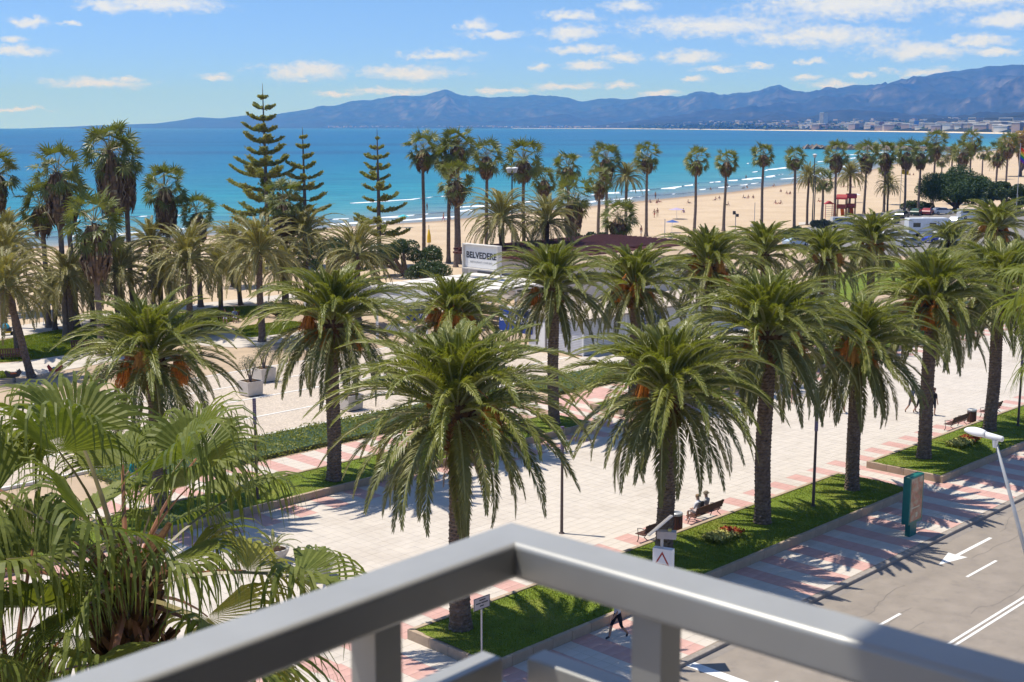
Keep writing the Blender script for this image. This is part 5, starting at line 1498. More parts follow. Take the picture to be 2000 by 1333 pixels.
# flower patches on the lawns
def flowers(label, u, v, L_, seed):
    t = thing('flower_patch', label, 'flower bed', XY(u, v, BEDZ + .02), RZ, 'flower patches'); rng = np.random.default_rng(seed)
    P = rng.uniform((-L_ / 2, -.5, .02), (L_ / 2, .5, .22), (1500, 3)); vv, f = leaf_cloud(P, .055, rng, .6); place('leaves', np_mesh('leaves', vv, f, 'hedge'), t)
    P = rng.uniform((-L_ / 2, -.5, .18), (L_ / 4, .5, .30), (700, 3)); vv, f = leaf_cloud(P, .045, rng, .9, .9); place('pale_flowers', np_mesh('pale_flowers', vv, f, 'flowerpale'), t)
    P = rng.uniform((L_ / 6, -.5, .18), (L_ / 2, .5, .32), (380, 3)); vv, f = leaf_cloud(P, .045, rng, .9, .9); place('red_flowers', np_mesh('red_flowers', vv, f, 'flowerred'), t)
fa = UV(G(1412, 1053, BEDZ)); flowers('flower patch with pale and red blooms on the nearest lawn bed', fa[0], fa[1], 1.9, 1)
fa = UV(G(1880, 869, BEDZ)); flowers('flower patch with pale and orange blooms beside the street lamp head', fa[0], fa[1], 2.4, 2)
# potted palms on the promenade and pale boxes on the terrace
SMALLFAN = NF[3][1]
def pot(label, p, r_=.62, seed=0):
    t = thing('potted_palm', label, 'potted plant', p, 0, 'potted palms'); rg_ = random.Random(seed)
    MB().lathe([(r_ * .5, 0), (r_ * .62, .05), (r_ * .95, .42), (r_, .55), (r_ * 1.04, .60), (r_ * .92, .60), (r_ * .88, .5)], 20).build('bowl', cmat('pot_stone', (.50, .47, .44)), t)
    MB().lathe([(r_ * .87, .49), (r_ * .5, .54), (.02, .56)], 16).build('soil', 'soil', t)
    for k in range(11):
        a = k * 2.4
        o = place('frond', FR[1 + k % 3][k % 3], t, (math.cos(a) * .05, math.sin(a) * .05, .6), a, rg_.uniform(.22, .3)); 
pot('small palm in a round stone bowl just above the railing on the left', G(620, 1128), .66, 1)
pot('small palm in a round stone bowl half hidden behind fan leaves', G(535, 1096), .66, 2)
def plbox(label, p, seed, h=1.0, w=.62, plant=1.6):
    t = thing('planter_box', label, 'planter', p, RZ, 'pale planter boxes'); rng = np.random.default_rng(seed)
    mb = MB(); a, c_ = w * .92, w
    mb.add([(-a, -a, .06), (a, -a, .06), (a, a, .06), (-a, a, .06), (-c_, -c_, h), (c_, -c_, h), (c_, c_, h), (-c_, c_, h), (-c_ + .08, -c_ + .08, h), (c_ - .08, -c_ + .08, h), (c_ - .08, c_ - .08, h), (-c_ + .08, c_ - .08, h)],
           [(3, 2, 1, 0), (0, 1, 5, 4), (1, 2, 6, 5), (2, 3, 7, 6), (3, 0, 4, 7), (4, 5, 9, 8), (5, 6, 10, 9), (6, 7, 11, 10), (7, 4, 8, 11)])
    mb.build('box', cmat('planter_concrete', (.56, .50, .43)), t)
    MB().box(-a + .1, a - .1, -a + .1, a - .1, 0, .06).build('plinth', 'dark', t)
    MB().box(-c_ + .08, c_ - .08, -c_ + .08, c_ - .08, h - .15, h - .06).build('soil', 'soil', t)
    mb = MB()
    for k in range(3):
        a_ = k * 2.1 + seed; mb.tube([(0, 0, h - .1), (math.cos(a_) * .2, math.sin(a_) * .2, h + plant * .4), (math.cos(a_) * .45, math.sin(a_) * .45, h + plant * .75)], [.06, .045, .02], 6)
    mb.build('stems', 'trunk_grey', t)
    d = rng.normal(size=(1100, 3)); d /= np.linalg.norm(d, axis=1)[:, None]
    P = np.array([0, 0, h + plant * .72]) + d * np.array([.75, .75, plant * .4]) * rng.uniform(.3, 1.05, 1100)[:, None]
    vv, f = leaf_cloud(P, .055, rng, .2, .3); place('leaves', np_mesh('leaves', vv, f, 'olive'), t)
plbox('pale planter box with an olive shrub at the front left of the terrace', G(490, 772, .05), 1)
plbox('pale planter box with an olive shrub behind the front left one', G(516, 745, .05), 2)
plbox('pale planter box right of the orange-fruited palm trunk on the terrace', G(684, 800, .05), 3)
# slatted park benches seen from behind
def slat_bench(label, p, rz):
    t = thing('slatted_bench', label, 'bench', p, rz, 'slatted park benches')
    for k in range(11): MB().box(-1.0 + k * .185, -1.0 + k * .185 + .12, -.3, -.26, .25, .92).build('back_slat', 'wood', t)
    for k in range(4): MB().box(-1.02, 1.02, -.22 + k * .13, -.12 + k * .13, .42, .46).build('seat_slat', 'wood', t)
    MB().box(-1.04, 1.04, -.26, -.22, .86, .94).build('top_bar', 'wood', t)
    for x in (-.9, .9): MB().box(x - .04, x + .04, -.3, .3, 0, .42).build('leg', 'dark', t)
slat_bench('dark slatted park bench at the far left edge', G(28, 703), R(8))
slat_bench('dark slatted park bench in the shade left of the stout fan palm', G(166, 686), R(8))
slat_bench('long bench holding the couple at the far path', G(447, 628), R(12))
def spring_rider(label, p, c1, c2, rz):
    t = thing('spring_rider', label, 'playground toy', p, rz, 'spring riders')
    mb = MB(); mb.tube([(.11 * math.cos(k * .7), .11 * math.sin(k * .7), .02 + k * .011) for k in range(36)], .018, 5); mb.build('spring', 'dark', t)
    MB().prism([(-.45, .42), (.35, .42), (.55, .75), (.4, 1.0), (.2, .8), (0, .66), (-.3, .7), (-.5, .95), (-.62, .8)], -.05, .05, 0, 'y').build('body', c1, t)
    MB().bevbox(-.22, .18, -.16, .16, .66, .74, .02).build('seat', c2, t)
    MB().tube([(.22, -.25, .88), (.22, .25, .88)], .02, 6).build('handle', 'dark', t)
spring_rider('dark spring rider with orange seat on the sandy play area, left one', G(28, 748), 'dark', 'orange', .4)
spring_rider('red spring rider on the sandy play area, right one', G(110, 737), 'red', 'teal_cloth', .1)
# stroller on the beach walk
t = thing('stroller', 'stroller with a blue hood and yellow basket on the beach walk at the left edge', 'stroller', G(14, 655), R(20))
MB().lathe([(.34, 0), (.36, .16), (.26, .34), (.05, .42)], 10, (-.1, 0, .62)).build('hood', cmat('sky_blue_cloth', (.03, .38, .58)), t)
MB().prism([(-.4, .45), (.4, .35), (.45, .65), (-.4, .7)], -.22, .22, 0, 'y').build('seat', 'dark', t)
MB().box(-.3, .35, -.2, .2, .2, .34).build('basket', 'yellow', t)
for x in (-.35, .4):
    for y in (-.25, .25): MB().tube([(x, y - .02, .14), (x, y + .02, .14)], .14, 10).build('wheel', 'tyre', t)
MB().tube([(-.35, 0, .2), (-.55, 0, .95), (-.65, 0, 1.0)], .02, 6).build('handle', 'dark', t)
# beach showers, posts and lamps
def lantern(label, p, h, twin=False):
    t = thing('lantern_post', label, 'lamp post', p, RZ, 'lantern posts')
    MB().tube([(0, 0, 0), (0, 0, h - .5)], [.12, .08], 8).build('pole', 'dark', t)
    if twin: MB().tube([(.55, 0, 0), (.55, 0, h * .72)], [.12, .08], 8).build('pole', 'dark', t)
    for x in ((-.5, .5) if not twin else (0,)):
        if not twin: MB().tube([(0, 0, h - .8), (x * .6, 0, h - .5), (x, 0, h - .5)], .05, 6).build('bracket', 'dark', t)
        MB().lathe([(.18, -.5), (.34, -.05), (.36, 0), (.3, .04)], 10, (x, 0, h)).build('lantern', cmat('lantern_glass', (.5, .52, .52), .3), t)
        MB().lathe([(.4, .04), (.36, .12), (.05, .2)], 10, (x, 0, h)).build('cap', 'white', t)
b = G(1000, 540); lantern('dark lantern post with white caps beside a fan palm above the cafe', b, ZY(b.y, 330))
b = G(1586, 446); lantern('tall dark twin lamp post with a white lantern on the sand', b, ZY(b.y, 303), True)
for (px, py, ty, lab) in ((1473, 445, 396, 'thin grey shower pole on the beach with a concrete tub'), (1298, 470, 428, 'thin grey pole on the sand behind the palms'), (1757, 415, 330, 'thin yellow-flag mast on the sand')):
    b = G(px, py); t = thing('beach_pole', lab, 'pole', b, 0, 'beach poles'); h = ZY(b.y, ty)
    MB().tube([(0, 0, 0), (0, 0, h)], .06, 8).build('pole', 'grey', t)
    if 'tub' in lab: MB().lathe([(.7, 0), (.75, .5), (.62, .5), (.6, .3)], 14, (0, 0, h * .02)).build('tub', cmat('pot_stone', (.50, .47, .44)), t)
    if 'flag' in lab:
        mb = MB(); mb.add([(0.06 + .35 * i, .12 * math.sin(i * 1.3), h - .2 - .9 * j - .05 * i) for j in (0, 1) for i in range(5)], [(i, i + 1, i + 6, i + 5) for i in range(4)]); mb.build('flag', 'yellow', t)
b = G(1436, 452); t = thing('beach_loudspeaker_post', 'grey post with dark boxes on top standing on the sand', 'post', b, 0); h = ZY(b.y, 416)
MB().tube([(0, 0, 0), (0, 0, h)], .07, 8).build('pole', 'grey', t); MB().box(-.5, -.05, -.2, .2, h - .3, h + .3).build('box', 'dark', t); MB().box(.1, .5, -.2, .2, h - .7, h - .2).build('box', 'dark', t)
b = G(838, 478); t = thing('yellow_marker', 'yellow furled beach umbrella standing on the sand left of the cafe sign', 'umbrella', b, 0); h = ZY(b.y, 440)
MB().tube([(0, 0, 0), (0, 0, h)], .05, 6).build('pole', 'dark', t); MB().lathe([(.32, .3), (.28, h * .45), (.1, h * .75), (.03, h * .82)], 10).build('cloth', 'yellow', t)
# beach umbrellas
def umbrella(label, p, col, r_=1.2):
    t = thing('beach_umbrella', label, 'umbrella', p, rnd.uniform(0, 6), 'beach umbrellas')
    MB().tube([(0, 0, 0), (.1, 0, 2.1)], .03, 6).build('pole', 'white', t)
    mb = MB(); n = 8
    mb.add([(.1, 0, 2.2)] + [(.1 + r_ * math.cos(k * 2 * math.pi / n), r_ * math.sin(k * 2 * math.pi / n), 1.8) for k in range(n)], [(0, 1 + k, 1 + (k + 1) % n) for k in range(n)]); mb.build('canopy', col, t)
umbrella('turquoise beach umbrella near the water left of the waterfront palms', G(787, 443), cmat('turquoise_cloth', (.05, .42, .48)))
umbrella('white and purple beach umbrella lying low on the sand right of the first lone palm', G(1322, 428), cmat('lilac_cloth', (.42, .34, .46)), 1.6)
umbrella('blue beach umbrella on the sand beside the first lone palm', G(1312, 455), cmat('navy_cloth', (.05, .10, .3)))
umbrella('blue beach umbrella on the sand near the left edge', G(85, 634), cmat('royal_blue_cloth', (.06, .09, .42)), .8)
umbrella('white beach umbrella near the waterline above the playground', G(1672, 396), cmat('white_cloth', (.65, .62, .6)))
# playground towers
def play_tower(label, p, rz, s=1.0):
    t = thing('play_tower', label, 'playground tower', p, rz, 'playground towers')
    for x in (-.8, .8):
        for y in (-.8, .8): MB().box(x - .08, x + .08, y - .08, y + .08, 0, 3.6 * s).build('post', cmat('play_post', (.38, .26, .15)), t)
    MB().box(-.9, .9, -.9, .9, 1.75 * s, 1.87 * s).build('platform', 'wood', t)
    for (x0, x1, y0, y1) in ((-.9, .9, -.92, -.86), (-.9, .9, .86, .92), (-.92, -.86, -.8, .8)): MB().box(x0, x1, y0, y1, 1.9 * s, 2.6 * s).build('panel', cmat('play_red', (.22, .045, .04)), t)
    mb = MB(); n = 8
    for k in range(n):
        a0_, a1_ = math.pi * k / n, math.pi * (k + 1) / n
        mb.quad((-1.0 * math.cos(a0_), -1, 3.5 * s + .95 * math.sin(a0_)), (-1.0 * math.cos(a1_), -1, 3.5 * s + .95 * math.sin(a1_)), (-1.0 * math.cos(a1_), 1, 3.5 * s + .95 * math.sin(a1_)), (-1.0 * math.cos(a0_), 1, 3.5 * s + .95 * math.sin(a0_)))
    mb.build('arched_roof', 'red', t)
    MB().prism([(0.9, 1.85 * s), (2.9, .35), (3.5, .3), (3.5, .2), (2.8, .22), (.9, 1.65 * s)], -.35, .35, 0, 'y').build('slide', 'orange', t)
play_tower('playground tower with a red arched roof, left one behind the fan palm trunk', G(1643, 426), R(70), 1.05)
play_tower('playground tower with a red arched roof, right one', G(1661, 425), R(70), 1.08)
t = thing('climbing_frame', 'red climbing frame with rungs left of the playground towers', 'climbing frame', G(1618, 428), R(10))
for x in (-.9, .9):
    for y in (-.5, .5): MB().tube([(x, y, 0), (x, y, 2.9)], .06, 6).build('post', 'red', t)
for k in range(6): MB().tube([(-.9, -.5, .45 + k * .4), (.9, -.5, .45 + k * .4)], .035, 5).build('rung', 'grey', t)
MB().prism([(-1.0, 2.9), (1.0, 2.9), (0, 3.5)], -.5, .5, 0, 'y').build('roof', 'red', t)
# rainbow flag
b = G(1984, 425); t = thing('rainbow_flag', 'rainbow striped flag on a pole at the right edge', 'flag', b, 0); h = ZY(b.y, 280)
MB().tube([(0, 0, 0), (0, 0, h)], .07, 8).build('pole', 'grey', t)
for k, c_ in enumerate([(.55, .02, .02), (.75, .22, .02), (.75, .6, .03), (.03, .32, .05), (.02, .08, .45), (.22, .03, .3)]):
    mb = MB(); z1 = h - .6 - k * .45
    mb.add([(.08 + .18 * i, .2 * math.sin(i * 1.1), z - .2 * i) for z in (z1, z1 - .45) for i in range(6)], [(i, i + 1, i + 7, i + 6) for i in range(5)]); mb.build('stripe', cmat('flag_%d' % k, c_, .7), t)

# ---- vehicles
def car(label, p, rz, col, kind='car', group='cars in the beach car park'):
    t = thing('parked_car', label, 'car', p, rz, group)
    pm = cmat('car_paint_%s' % '_'.join('%02d' % int(c * 99) for c in col), col, .25, .6)
    if kind == 'van': low = [(-2.3, .3), (2.3, .3), (2.35, .9), (1.9, 1.15), (1.2, 1.95), (-2.3, 2.0)]; gl = [(1.25, 1.2), (1.75, 1.2), (1.15, 1.85), (-1.9, 1.85), (-1.9, 1.25)]
    else: low = [(-2.1, .28), (2.1, .28), (2.15, .72), (1.2, .92), (.55, 1.40), (-1.2, 1.43), (-1.95, .98), (-2.12, .8)]; gl = [(1.05, .95), (.5, 1.33), (-1.15, 1.36), (-1.75, .98)]
    mb = MB(); n = len(low); w0, w1 = .86, .70
    zs = [z for _, z in low]; zm = max(zs)
    def wd(z): return w0 if z < 1.0 else w0 - (w0 - w1) * (z - 1.0) / max(.01, zm - 1.0)
    mb.add([(x, -wd(z), z) for x, z in low] + [(x, wd(z), z) for x, z in low], [tuple(range(n)), tuple(range(2 * n - 1, n - 1, -1))] + [(i, n + i, n + (i + 1) % n, (i + 1) % n) for i in range(n)])
    mb.build('body', pm, t)
    for s in (-1, 1):
        MB().add([(x, s * (wd(z) + .012), z) for x, z in gl], [tuple(range(len(gl)))]).build('side_window', 'glass', t)
    fx = ((1.18, .95), (.58, 1.37)) if kind == 'car' else ((1.88, 1.2), (1.24, 1.88))
    MB().quad((fx[0][0] + .02, -.66, fx[0][1]), (fx[0][0] + .02, .66, fx[0][1]), (fx[1][0] + .02, .6, fx[1][1]), (fx[1][0] + .02, -.6, fx[1][1])).build('windscreen', 'glass', t)
    for x in (-1.3, 1.3):
        for s in (-1, 1):
            w_ = MB().tube([(x, s * .68, .31), (x, s * .875, .31)], .31, 14).build('wheel', 'tyre', t)
            MB().tube([(x, s * .876, .31), (x, s * .885, .31)], .17, 10).build('rim', 'grey', w_)
    for s in (-1, 1): MB().box(2.08 if kind == 'car' else 2.3, 2.17 if kind == 'car' else 2.37, s * .6 - .14, s * .6 + .14, .58, .70).build('headlight', cmat('headlight', (.7, .7, .68), .2, .6), t)
W_, K_, S_ = (.62, .62, .62), (.025, .027, .03), (.34, .35, .36)
for (px, py, rz, col, kd, lab) in [
    (1648, 446, R(5), W_, 'van', 'white van with dark windows below the playground'), (1742, 436, R(55), K_, 'car', 'black car parked left of the motorhome'), (1762, 426, R(55), (.05, .06, .07), 'car', 'dark grey car behind the black car'),
    (1790, 421, R(60), (.03, .07, .05), 'car', 'dark green car below the left edge of the round pine'), (1812, 420, R(60), (.28, .05, .05), 'car', 'red car parked under the round pine'), (1840, 419, R(8), W_, 'car', 'white car parked under the round pine right of the red car'),
    (1893, 428, R(12), (.55, .57, .6), 'van', 'white van with a sloping front right of the round pine trunk'), (1868, 438, R(50), (.66, .66, .66), 'car', 'white car right of the motorhome'), (1888, 446, R(60), (.04, .05, .08), 'car', 'dark blue car behind the white cars on the right'),
    (1848, 466, R(6), W_, 'car', 'white car in front of the motorhome on the right'), (1826, 474, R(30), (.03, .06, .35), 'car', 'bright blue car in front of the motorhome'), (1742, 470, R(30), W_, 'car', 'white car half hidden behind the palm left of the motorhome'),
    (1862, 478, R(15), S_, 'car', 'silver car in front of the motorhome'), (1555, 480, R(30), (.4, .5, .6), 'car', 'pale blue car behind the short dark palm'), (1610, 468, R(20), S_, 'car', 'silver car behind the light column palm'), (1690, 446, R(15), K_, 'car', 'black car just below the red playground roofs'), (1775, 482, R(20), S_, 'car', 'grey car below the motorhome')]:
    car(lab, G(px, py), rz, col, kd)
# motorhome
t = thing('motorhome', 'large white motorhome parked in the beach car park', 'motorhome', G(1812, 462), R(2))
prof = [(-3.6, .45), (3.0, .45), (3.75, .5), (3.8, 1.05), (3.1, 1.25), (2.75, 2.0), (3.5, 2.25), (3.45, 2.75), (2.8, 3.05), (-3.55, 3.0), (-3.65, 2.8)]
MB().prism(prof, -1.12, 1.12, 0, 'y').build('body', cmat('motorhome_white', (.66, .68, .70), .35, .5), t)
for (x0, x1, z0, z1) in ((-2.9, -1.7, 1.6, 2.3), (-.2, .9, 1.6, 2.3), (1.5, 2.4, 1.4, 1.95)): MB().box(x0, x1, -1.14, -1.125, z0, z1).build('window', 'glass', t)
MB().box(-3.5, 2.9, -1.14, -1.128, .85, 1.0).build('side_stripe', cmat('motorhome_grey', (.3, .33, .38)), t)
MB().box(1.2, 1.35, -1.145, -1.125, .5, 2.6).build('door_edge', cmat('motorhome_grey', (.3, .33, .38)), t)
MB().box(-1.0, 0, -.35, .35, 3.03, 3.14).build('roof_vent', 'white', t)
MB().quad((3.14, -.95, 1.28), (3.14, .95, 1.28), (2.8, .95, 1.98), (2.8, -.95, 1.98)).build('windscreen', 'glass', t)
for x in (-2.0, 2.5):
    for s in (-1, 1): MB().tube([(x, s * .9, .38), (x, s * 1.13, .38)], .38, 14).build('wheel', 'tyre', t)

# ---- hotels and flats on the far shore
def far_block(label, x0, x1, yt, off, col, fl, roof=None):
    mid = (x0 + x1) / 2; c_ = far_pt(mid, off); a_ = math.atan((mid - CX) / math.hypot(FPX, CY - HZ))
    w_ = (x1 - x0) / 2 / math.hypot(FPX, CY - HZ) * c_.y; gz = c_.z
    topz = ZY(c_.y, yt); ang = -a_ + R(-60)
    t = thing('apartment_block', label, 'building', (c_.x, c_.y, gz), ang, 'blocks along the far shore')
    H_ = topz - gz; d_ = w_ * .58
    MB().box(-w_, w_, 0, 2 * d_, -3, H_).build('wall', cmat('facade_%s' % '_'.join('%02d' % int(k * 99) for k in col), col), t)
    MB().box(-w_ - .6, w_ + .6, -.6, 2 * d_ + .6, H_, H_ + 1.2).build('roof', roof or 'offwhite', t)
    n = fl; fh = (H_ - 3) / n
    for k in range(n):
        z = 3 + k * fh
        MB().box(-w_ * .94, w_ * .94, -.25, -.02, z + fh * .32, z + fh * .86).build('window_band', 'glass', t)
        MB().box(-w_ * .97, w_ * .97, -2.2, -.3, z, z + fh * .30).build('balcony', 'offwhite', t)
for a in [('tan apartment block left in the far waterfront row', 1646, 1661, 242, 130, (.42, .36, .26), 5), ('cream apartment block second in the far waterfront row', 1664, 1683, 241, 130, (.56, .46, .34), 6), ('ochre apartment block third in the far waterfront row', 1686, 1703, 240, 140, (.54, .42, .28), 6),
          ('red-brown apartment block in the far waterfront row', 1705, 1722, 238, 130, (.40, .20, .14), 6), ('white apartment block right of the red-brown one', 1725, 1741, 242, 130, (.62, .56, .50), 5), ('brown striped block left of the blue hotel on the far shore', 1743, 1758, 240, 150, (.44, .30, .22), 6),
          ('grey block squeezed against the blue hotel on the far shore', 1760, 1771, 242, 160, (.45, .45, .45), 5), ('bright blue hotel on the far shore', 1772, 1790, 236, 130, (.16, .34, .68), 7), ('pale grey hotel right of the blue hotel', 1791, 1808, 240, 130, (.5, .5, .5), 6),
          ('long grey-green hotel on the far shore', 1812, 1878, 241, 150, (.30, .37, .36), 6), ('tall white tower block standing alone on the far shore', 1597, 1612, 221, 900, (.68, .68, .70), 14), ('lower white block beside the tall white tower', 1569, 1579, 237, 900, (.6, .58, .56), 6),
          ('cream villa block on the rise right of the long hotel', 1884, 1912, 231, 700, (.56, .42, .32), 4), ('low white block on the rise at the far right', 1938, 1990, 231, 800, (.58, .52, .46), 3), ('sandy block above the far right palms', 1914, 1938, 236, 500, (.5, .44, .36), 4)]:
    far_block(*a)

# ---- people
POSES = {
 'stand': dict(j={'pel': (0, 0, .95), 'wst': (0, .01, 1.12), 'chs': (0, .01, 1.32), 'nck': (0, .0, 1.48), 'hd0': (0, .02, 1.56), 'hd1': (0, .03, 1.70),
    'sl': (-.18, 0, 1.42), 'el': (-.24, .0, 1.14), 'wl': (-.25, .06, .90), 'fl': (-.25, .09, .80), 'sr': (.18, 0, 1.42), 'er': (.24, .0, 1.14), 'wr': (.25, .06, .90), 'fr': (.25, .09, .80),
    'hl': (-.10, 0, .90), 'kl': (-.11, .03, .50), 'al': (-.11, -.01, .09), 'tl': (-.12, .15, .04), 'hr': (.10, 0, .90), 'kr': (.11, .03, .50), 'ar': (.11, -.01, .09), 'tr': (.12, .15, .04)}),
 'walk': dict(j={'pel': (0, 0, .93), 'wst': (0, .03, 1.10), 'chs': (0, .05, 1.30), 'nck': (0, .05, 1.46), 'hd0': (0, .07, 1.54), 'hd1': (0, .09, 1.68),
    'sl': (-.18, .04, 1.40), 'el': (-.23, .14, 1.14), 'wl': (-.22, .30, .98), 'fl': (-.22, .37, .92), 'sr': (.18, .04, 1.40), 'er': (.23, -.12, 1.14), 'wr': (.23, -.16, .90), 'fr': (.23, -.15, .81),
    'hl': (-.10, 0, .88), 'kl': (-.11, -.08, .49), 'al': (-.11, -.36, .18), 'tl': (-.11, -.30, .05), 'hr': (.10, 0, .88), 'kr': (.11, .20, .50), 'ar': (.11, .28, .09), 'tr': (.12, .44, .05)}),
 'sit': dict(j={'pel': (0, 0, .50), 'wst': (0, -.02, .68), 'chs': (0, -.04, .88), 'nck': (0, -.02, 1.04), 'hd0': (0, .0, 1.12), 'hd1': (0, .03, 1.26),
    'sl': (-.18, -.03, .98), 'el': (-.24, .02, .72), 'wl': (-.16, .24, .64), 'fl': (-.12, .31, .62), 'sr': (.18, -.03, .98), 'er': (.24, .02, .72), 'wr': (.16, .24, .64), 'fr': (.12, .31, .62),
    'hl': (-.10, .02, .50), 'kl': (-.14, .44, .52), 'al': (-.14, .46, .09), 'tl': (-.15, .60, .04), 'hr': (.10, .02, .50), 'kr': (.14, .44, .52), 'ar': (.14, .48, .09), 'tr': (.15, .62, .04)}),
 'sand': dict(j={'pel': (0, 0, .12), 'wst': (0, -.06, .28), 'chs': (0, -.12, .46), 'nck': (0, -.14, .62), 'hd0': (0, -.13, .70), 'hd1': (0, -.11, .84),
    'sl': (-.18, -.14, .55), 'el': (-.26, -.28, .32), 'wl': (-.27, -.34, .08), 'fl': (-.27, -.42, .04), 'sr': (.18, -.14, .55), 'er': (.26, -.28, .32), 'wr': (.27, -.34, .08), 'fr': (.27, -.42, .04),
    'hl': (-.10, .02, .12), 'kl': (-.13, .38, .38), 'al': (-.13, .66, .08), 'tl': (-.13, .80, .08), 'hr': (.10, .02, .12), 'kr': (.13, .44, .14), 'ar': (.13, .84, .08), 'tr': (.13, .88, .18)})}
BONES = [('pel', 'wst', 1), ('wst', 'chs', 1), ('chs', 'nck', 1), ('nck', 'hd0', 0), ('hd0', 'hd1', 0), ('chs', 'sl', 1), ('sl', 'el', 1), ('el', 'wl', 0), ('wl', 'fl', 0), ('chs', 'sr', 1), ('sr', 'er', 1), ('er', 'wr', 0), ('wr', 'fr', 0),
         ('pel', 'hl', 2), ('hl', 'kl', 2), ('kl', 'al', 0), ('al', 'tl', 3), ('pel', 'hr', 2), ('hr', 'kr', 2), ('kr', 'ar', 0), ('ar', 'tr', 3)]
RADI = dict(pel=.14, wst=.125, chs=.15, nck=.055, hd0=.085, hd1=.088, sl=.07, el=.045, wl=.032, fl=.038, hl=.095, kl=.06, al=.042, tl=.04)
tmp = []
for pn, pd in POSES.items():
    J = pd['j']; names = list(J); idx = {k: i for i, k in enumerate(names)}
    vs = [J[k] for k in names]; es = [(idx[a], idx[b]) for a, b, _ in BONES]
    rads = [RADI.get(k, RADI.get(k[0] + 'l' if len(k) == 2 and k[1] == 'r' else k, .05)) for k in names]
    # five fingers per hand
    for hk, wk in (('fl', 'wl'), ('fr', 'wr')):
        h_ = Vector(J[hk]); d = (h_ - Vector(J[wk])).normalized(); sd = d.cross(Vector((0, .3, 1))).normalized()
        for q_, ln in ((-.030, .055), (-.010, .075), (.010, .08), (.030, .07)):
            vs.append(tuple(h_ + sd * q_ + d * ln)); es.append((idx[hk], len(vs) - 1)); rads.append(.010)
        vs.append(tuple(h_ + sd * .06 + d * .01)); es.append((idx[hk], len(vs) - 1)); rads.append(.011)
    me = bpy.data.meshes.new('body'); me.from_pydata([tuple(v) for v in vs], es, [])
    o = bpy.data.objects.new('body', me); C.objects.link(o)
    o.modifiers.new('skin', 'SKIN'); ss_ = o.modifiers.new('sub', 'SUBSURF'); ss_.levels = 1; ss_.render_levels = 1
    for i, r_ in enumerate(rads):
        sv_ = me.skin_vertices[0].data[i]; sv_.radius = (r_, r_ * (.8 if names[i] in ('chs', 'wst', 'pel') else 1) if i < len(names) else r_); sv_.use_root = (i == 0)
    tmp.append((pn, o))
bpy.context.view_layer.update()
dg = bpy.context.evaluated_depsgraph_get()
BODY = {}
for pn, o in tmp:
    me = bpy.data.meshes.new_from_object(o.evaluated_get(dg)); me.name = 'body'
    J = POSES[pn]['j']
    segs = [(Vector(J[a]), Vector(J[b]), t_, RADI.get(a, .05)) for a, b, t_ in BONES]
    me.materials.clear()
    for k in range(4): me.materials.append(M['white'])
    for f in me.polygons:
        c_ = f.center; bd_ = 9; bt = 0
        for a, b, t_, ra in segs:
            ab = b - a; s = max(0, min(1, (c_ - a).dot(ab) / ab.length_squared)); dd = (c_ - a - ab * s).length - .3 * ra
            if dd < bd_: bd_ = dd; bt = t_
        f.material_index = bt; f.use_smooth = True
    BODY[pn] = me
for pn, o in tmp: bpy.data.objects.remove(o, do_unlink=True)
cmat('skin', (.42, .25, .17), .5); cmat('skin_tan', (.33, .18, .115), .5)
hair_me = {}
def person(label, p, rz, pose, shirt, pants, hair=(.05, .03, .02), skin='skin', shoe=(.08, .06, .05), scale=1.0, group='people', hat=None, roll=None, bare=False):
    t = thing('person', label, 'person', p, rz, group)
    b = place('body', BODY[pose], t, (0, 0, 0), 0, scale)
    mats = [M[skin], cmat('cloth_%s' % '_'.join('%02d' % int(c * 99) for c in shirt), shirt, .8, .2), cmat('cloth_%s' % '_'.join('%02d' % int(c * 99) for c in pants), pants, .8, .2), cmat('shoe_%s' % '_'.join('%02d' % int(c * 99) for c in shoe), shoe, .7)]
    if bare: mats[1] = M[skin]; mats[3] = M[skin]
    for i, m_ in enumerate(mats):
        b.material_slots[i].link = 'OBJECT'; b.material_slots[i].material = m_
    J = POSES[pose]['j']; h1 = Vector(J['hd1']); h0 = Vector(J['hd0'])
    hm = cmat('hair_%s' % '_'.join('%02d' % int(c * 99) for c in hair), hair, .6)
    prof_ = [(.098, -.02), (.106, .02), (.10, .06), (.07, .095), (.02, .112)]
    c_ = h1 + Vector((0, -.018, -.015))
    MB().lathe(prof_, 12, c_, 0, .92, 1.08).build('hair', hm, b, smooth=True)
    MB().lathe([(.02, -.03), (.022, 0), (.008, .03)], 6, h1 + Vector((0, .095, -.06))).build('nose', M[skin], b)
    if hat: MB().lathe([(.16, .03), (.16, .045), (.108, .05), (.10, .10), (.05, .13)], 14, c_).build('hat', cmat('hat_%s' % '_'.join('%02d' % int(c * 99) for c in hat), hat, .8), b)
    if roll: t.rotation_euler = (roll, 0, rz)
    return t
FV = RZ   # facing +v when local +y runs along v
bu = bb[0]
person('seated person with white sleeves and a black backpack strap on the promenade bench', XY(bu - .42, 33.42), FV, 'sit', (.60, .60, .62), (.5, .42, .4), (.22, .14, .07), shoe=(.6, .6, .6), group='couple on the promenade bench')
person('seated person in a grey shirt and cap on the promenade bench', XY(bu + .22, 33.42), FV + .1, 'sit', (.40, .38, .36), (.2, .2, .2), (.12, .09, .06), hat=(.20, .16, .11), shoe=(.6, .6, .6), group='couple on the promenade bench')
t = thing('backpack', 'small black backpack on the back of the sitter in white sleeves', 'backpack', XY(bu - .40, 33.24, .66), FV)
MB().bevbox(-.15, .15, -.06, .04, 0, .38, .03).build('pack', 'dark', t); MB().box(-.11, .11, -.10, -.061, .05, .2).build('pocket', 'dark', t)
person('walking person in black shorts and dark shoes seen below the railing', G(1206, 1248), R(120), 'walk', (.5, .5, .52), (.012, .013, .018), shoe=(.03, .025, .03), skin='skin_tan')
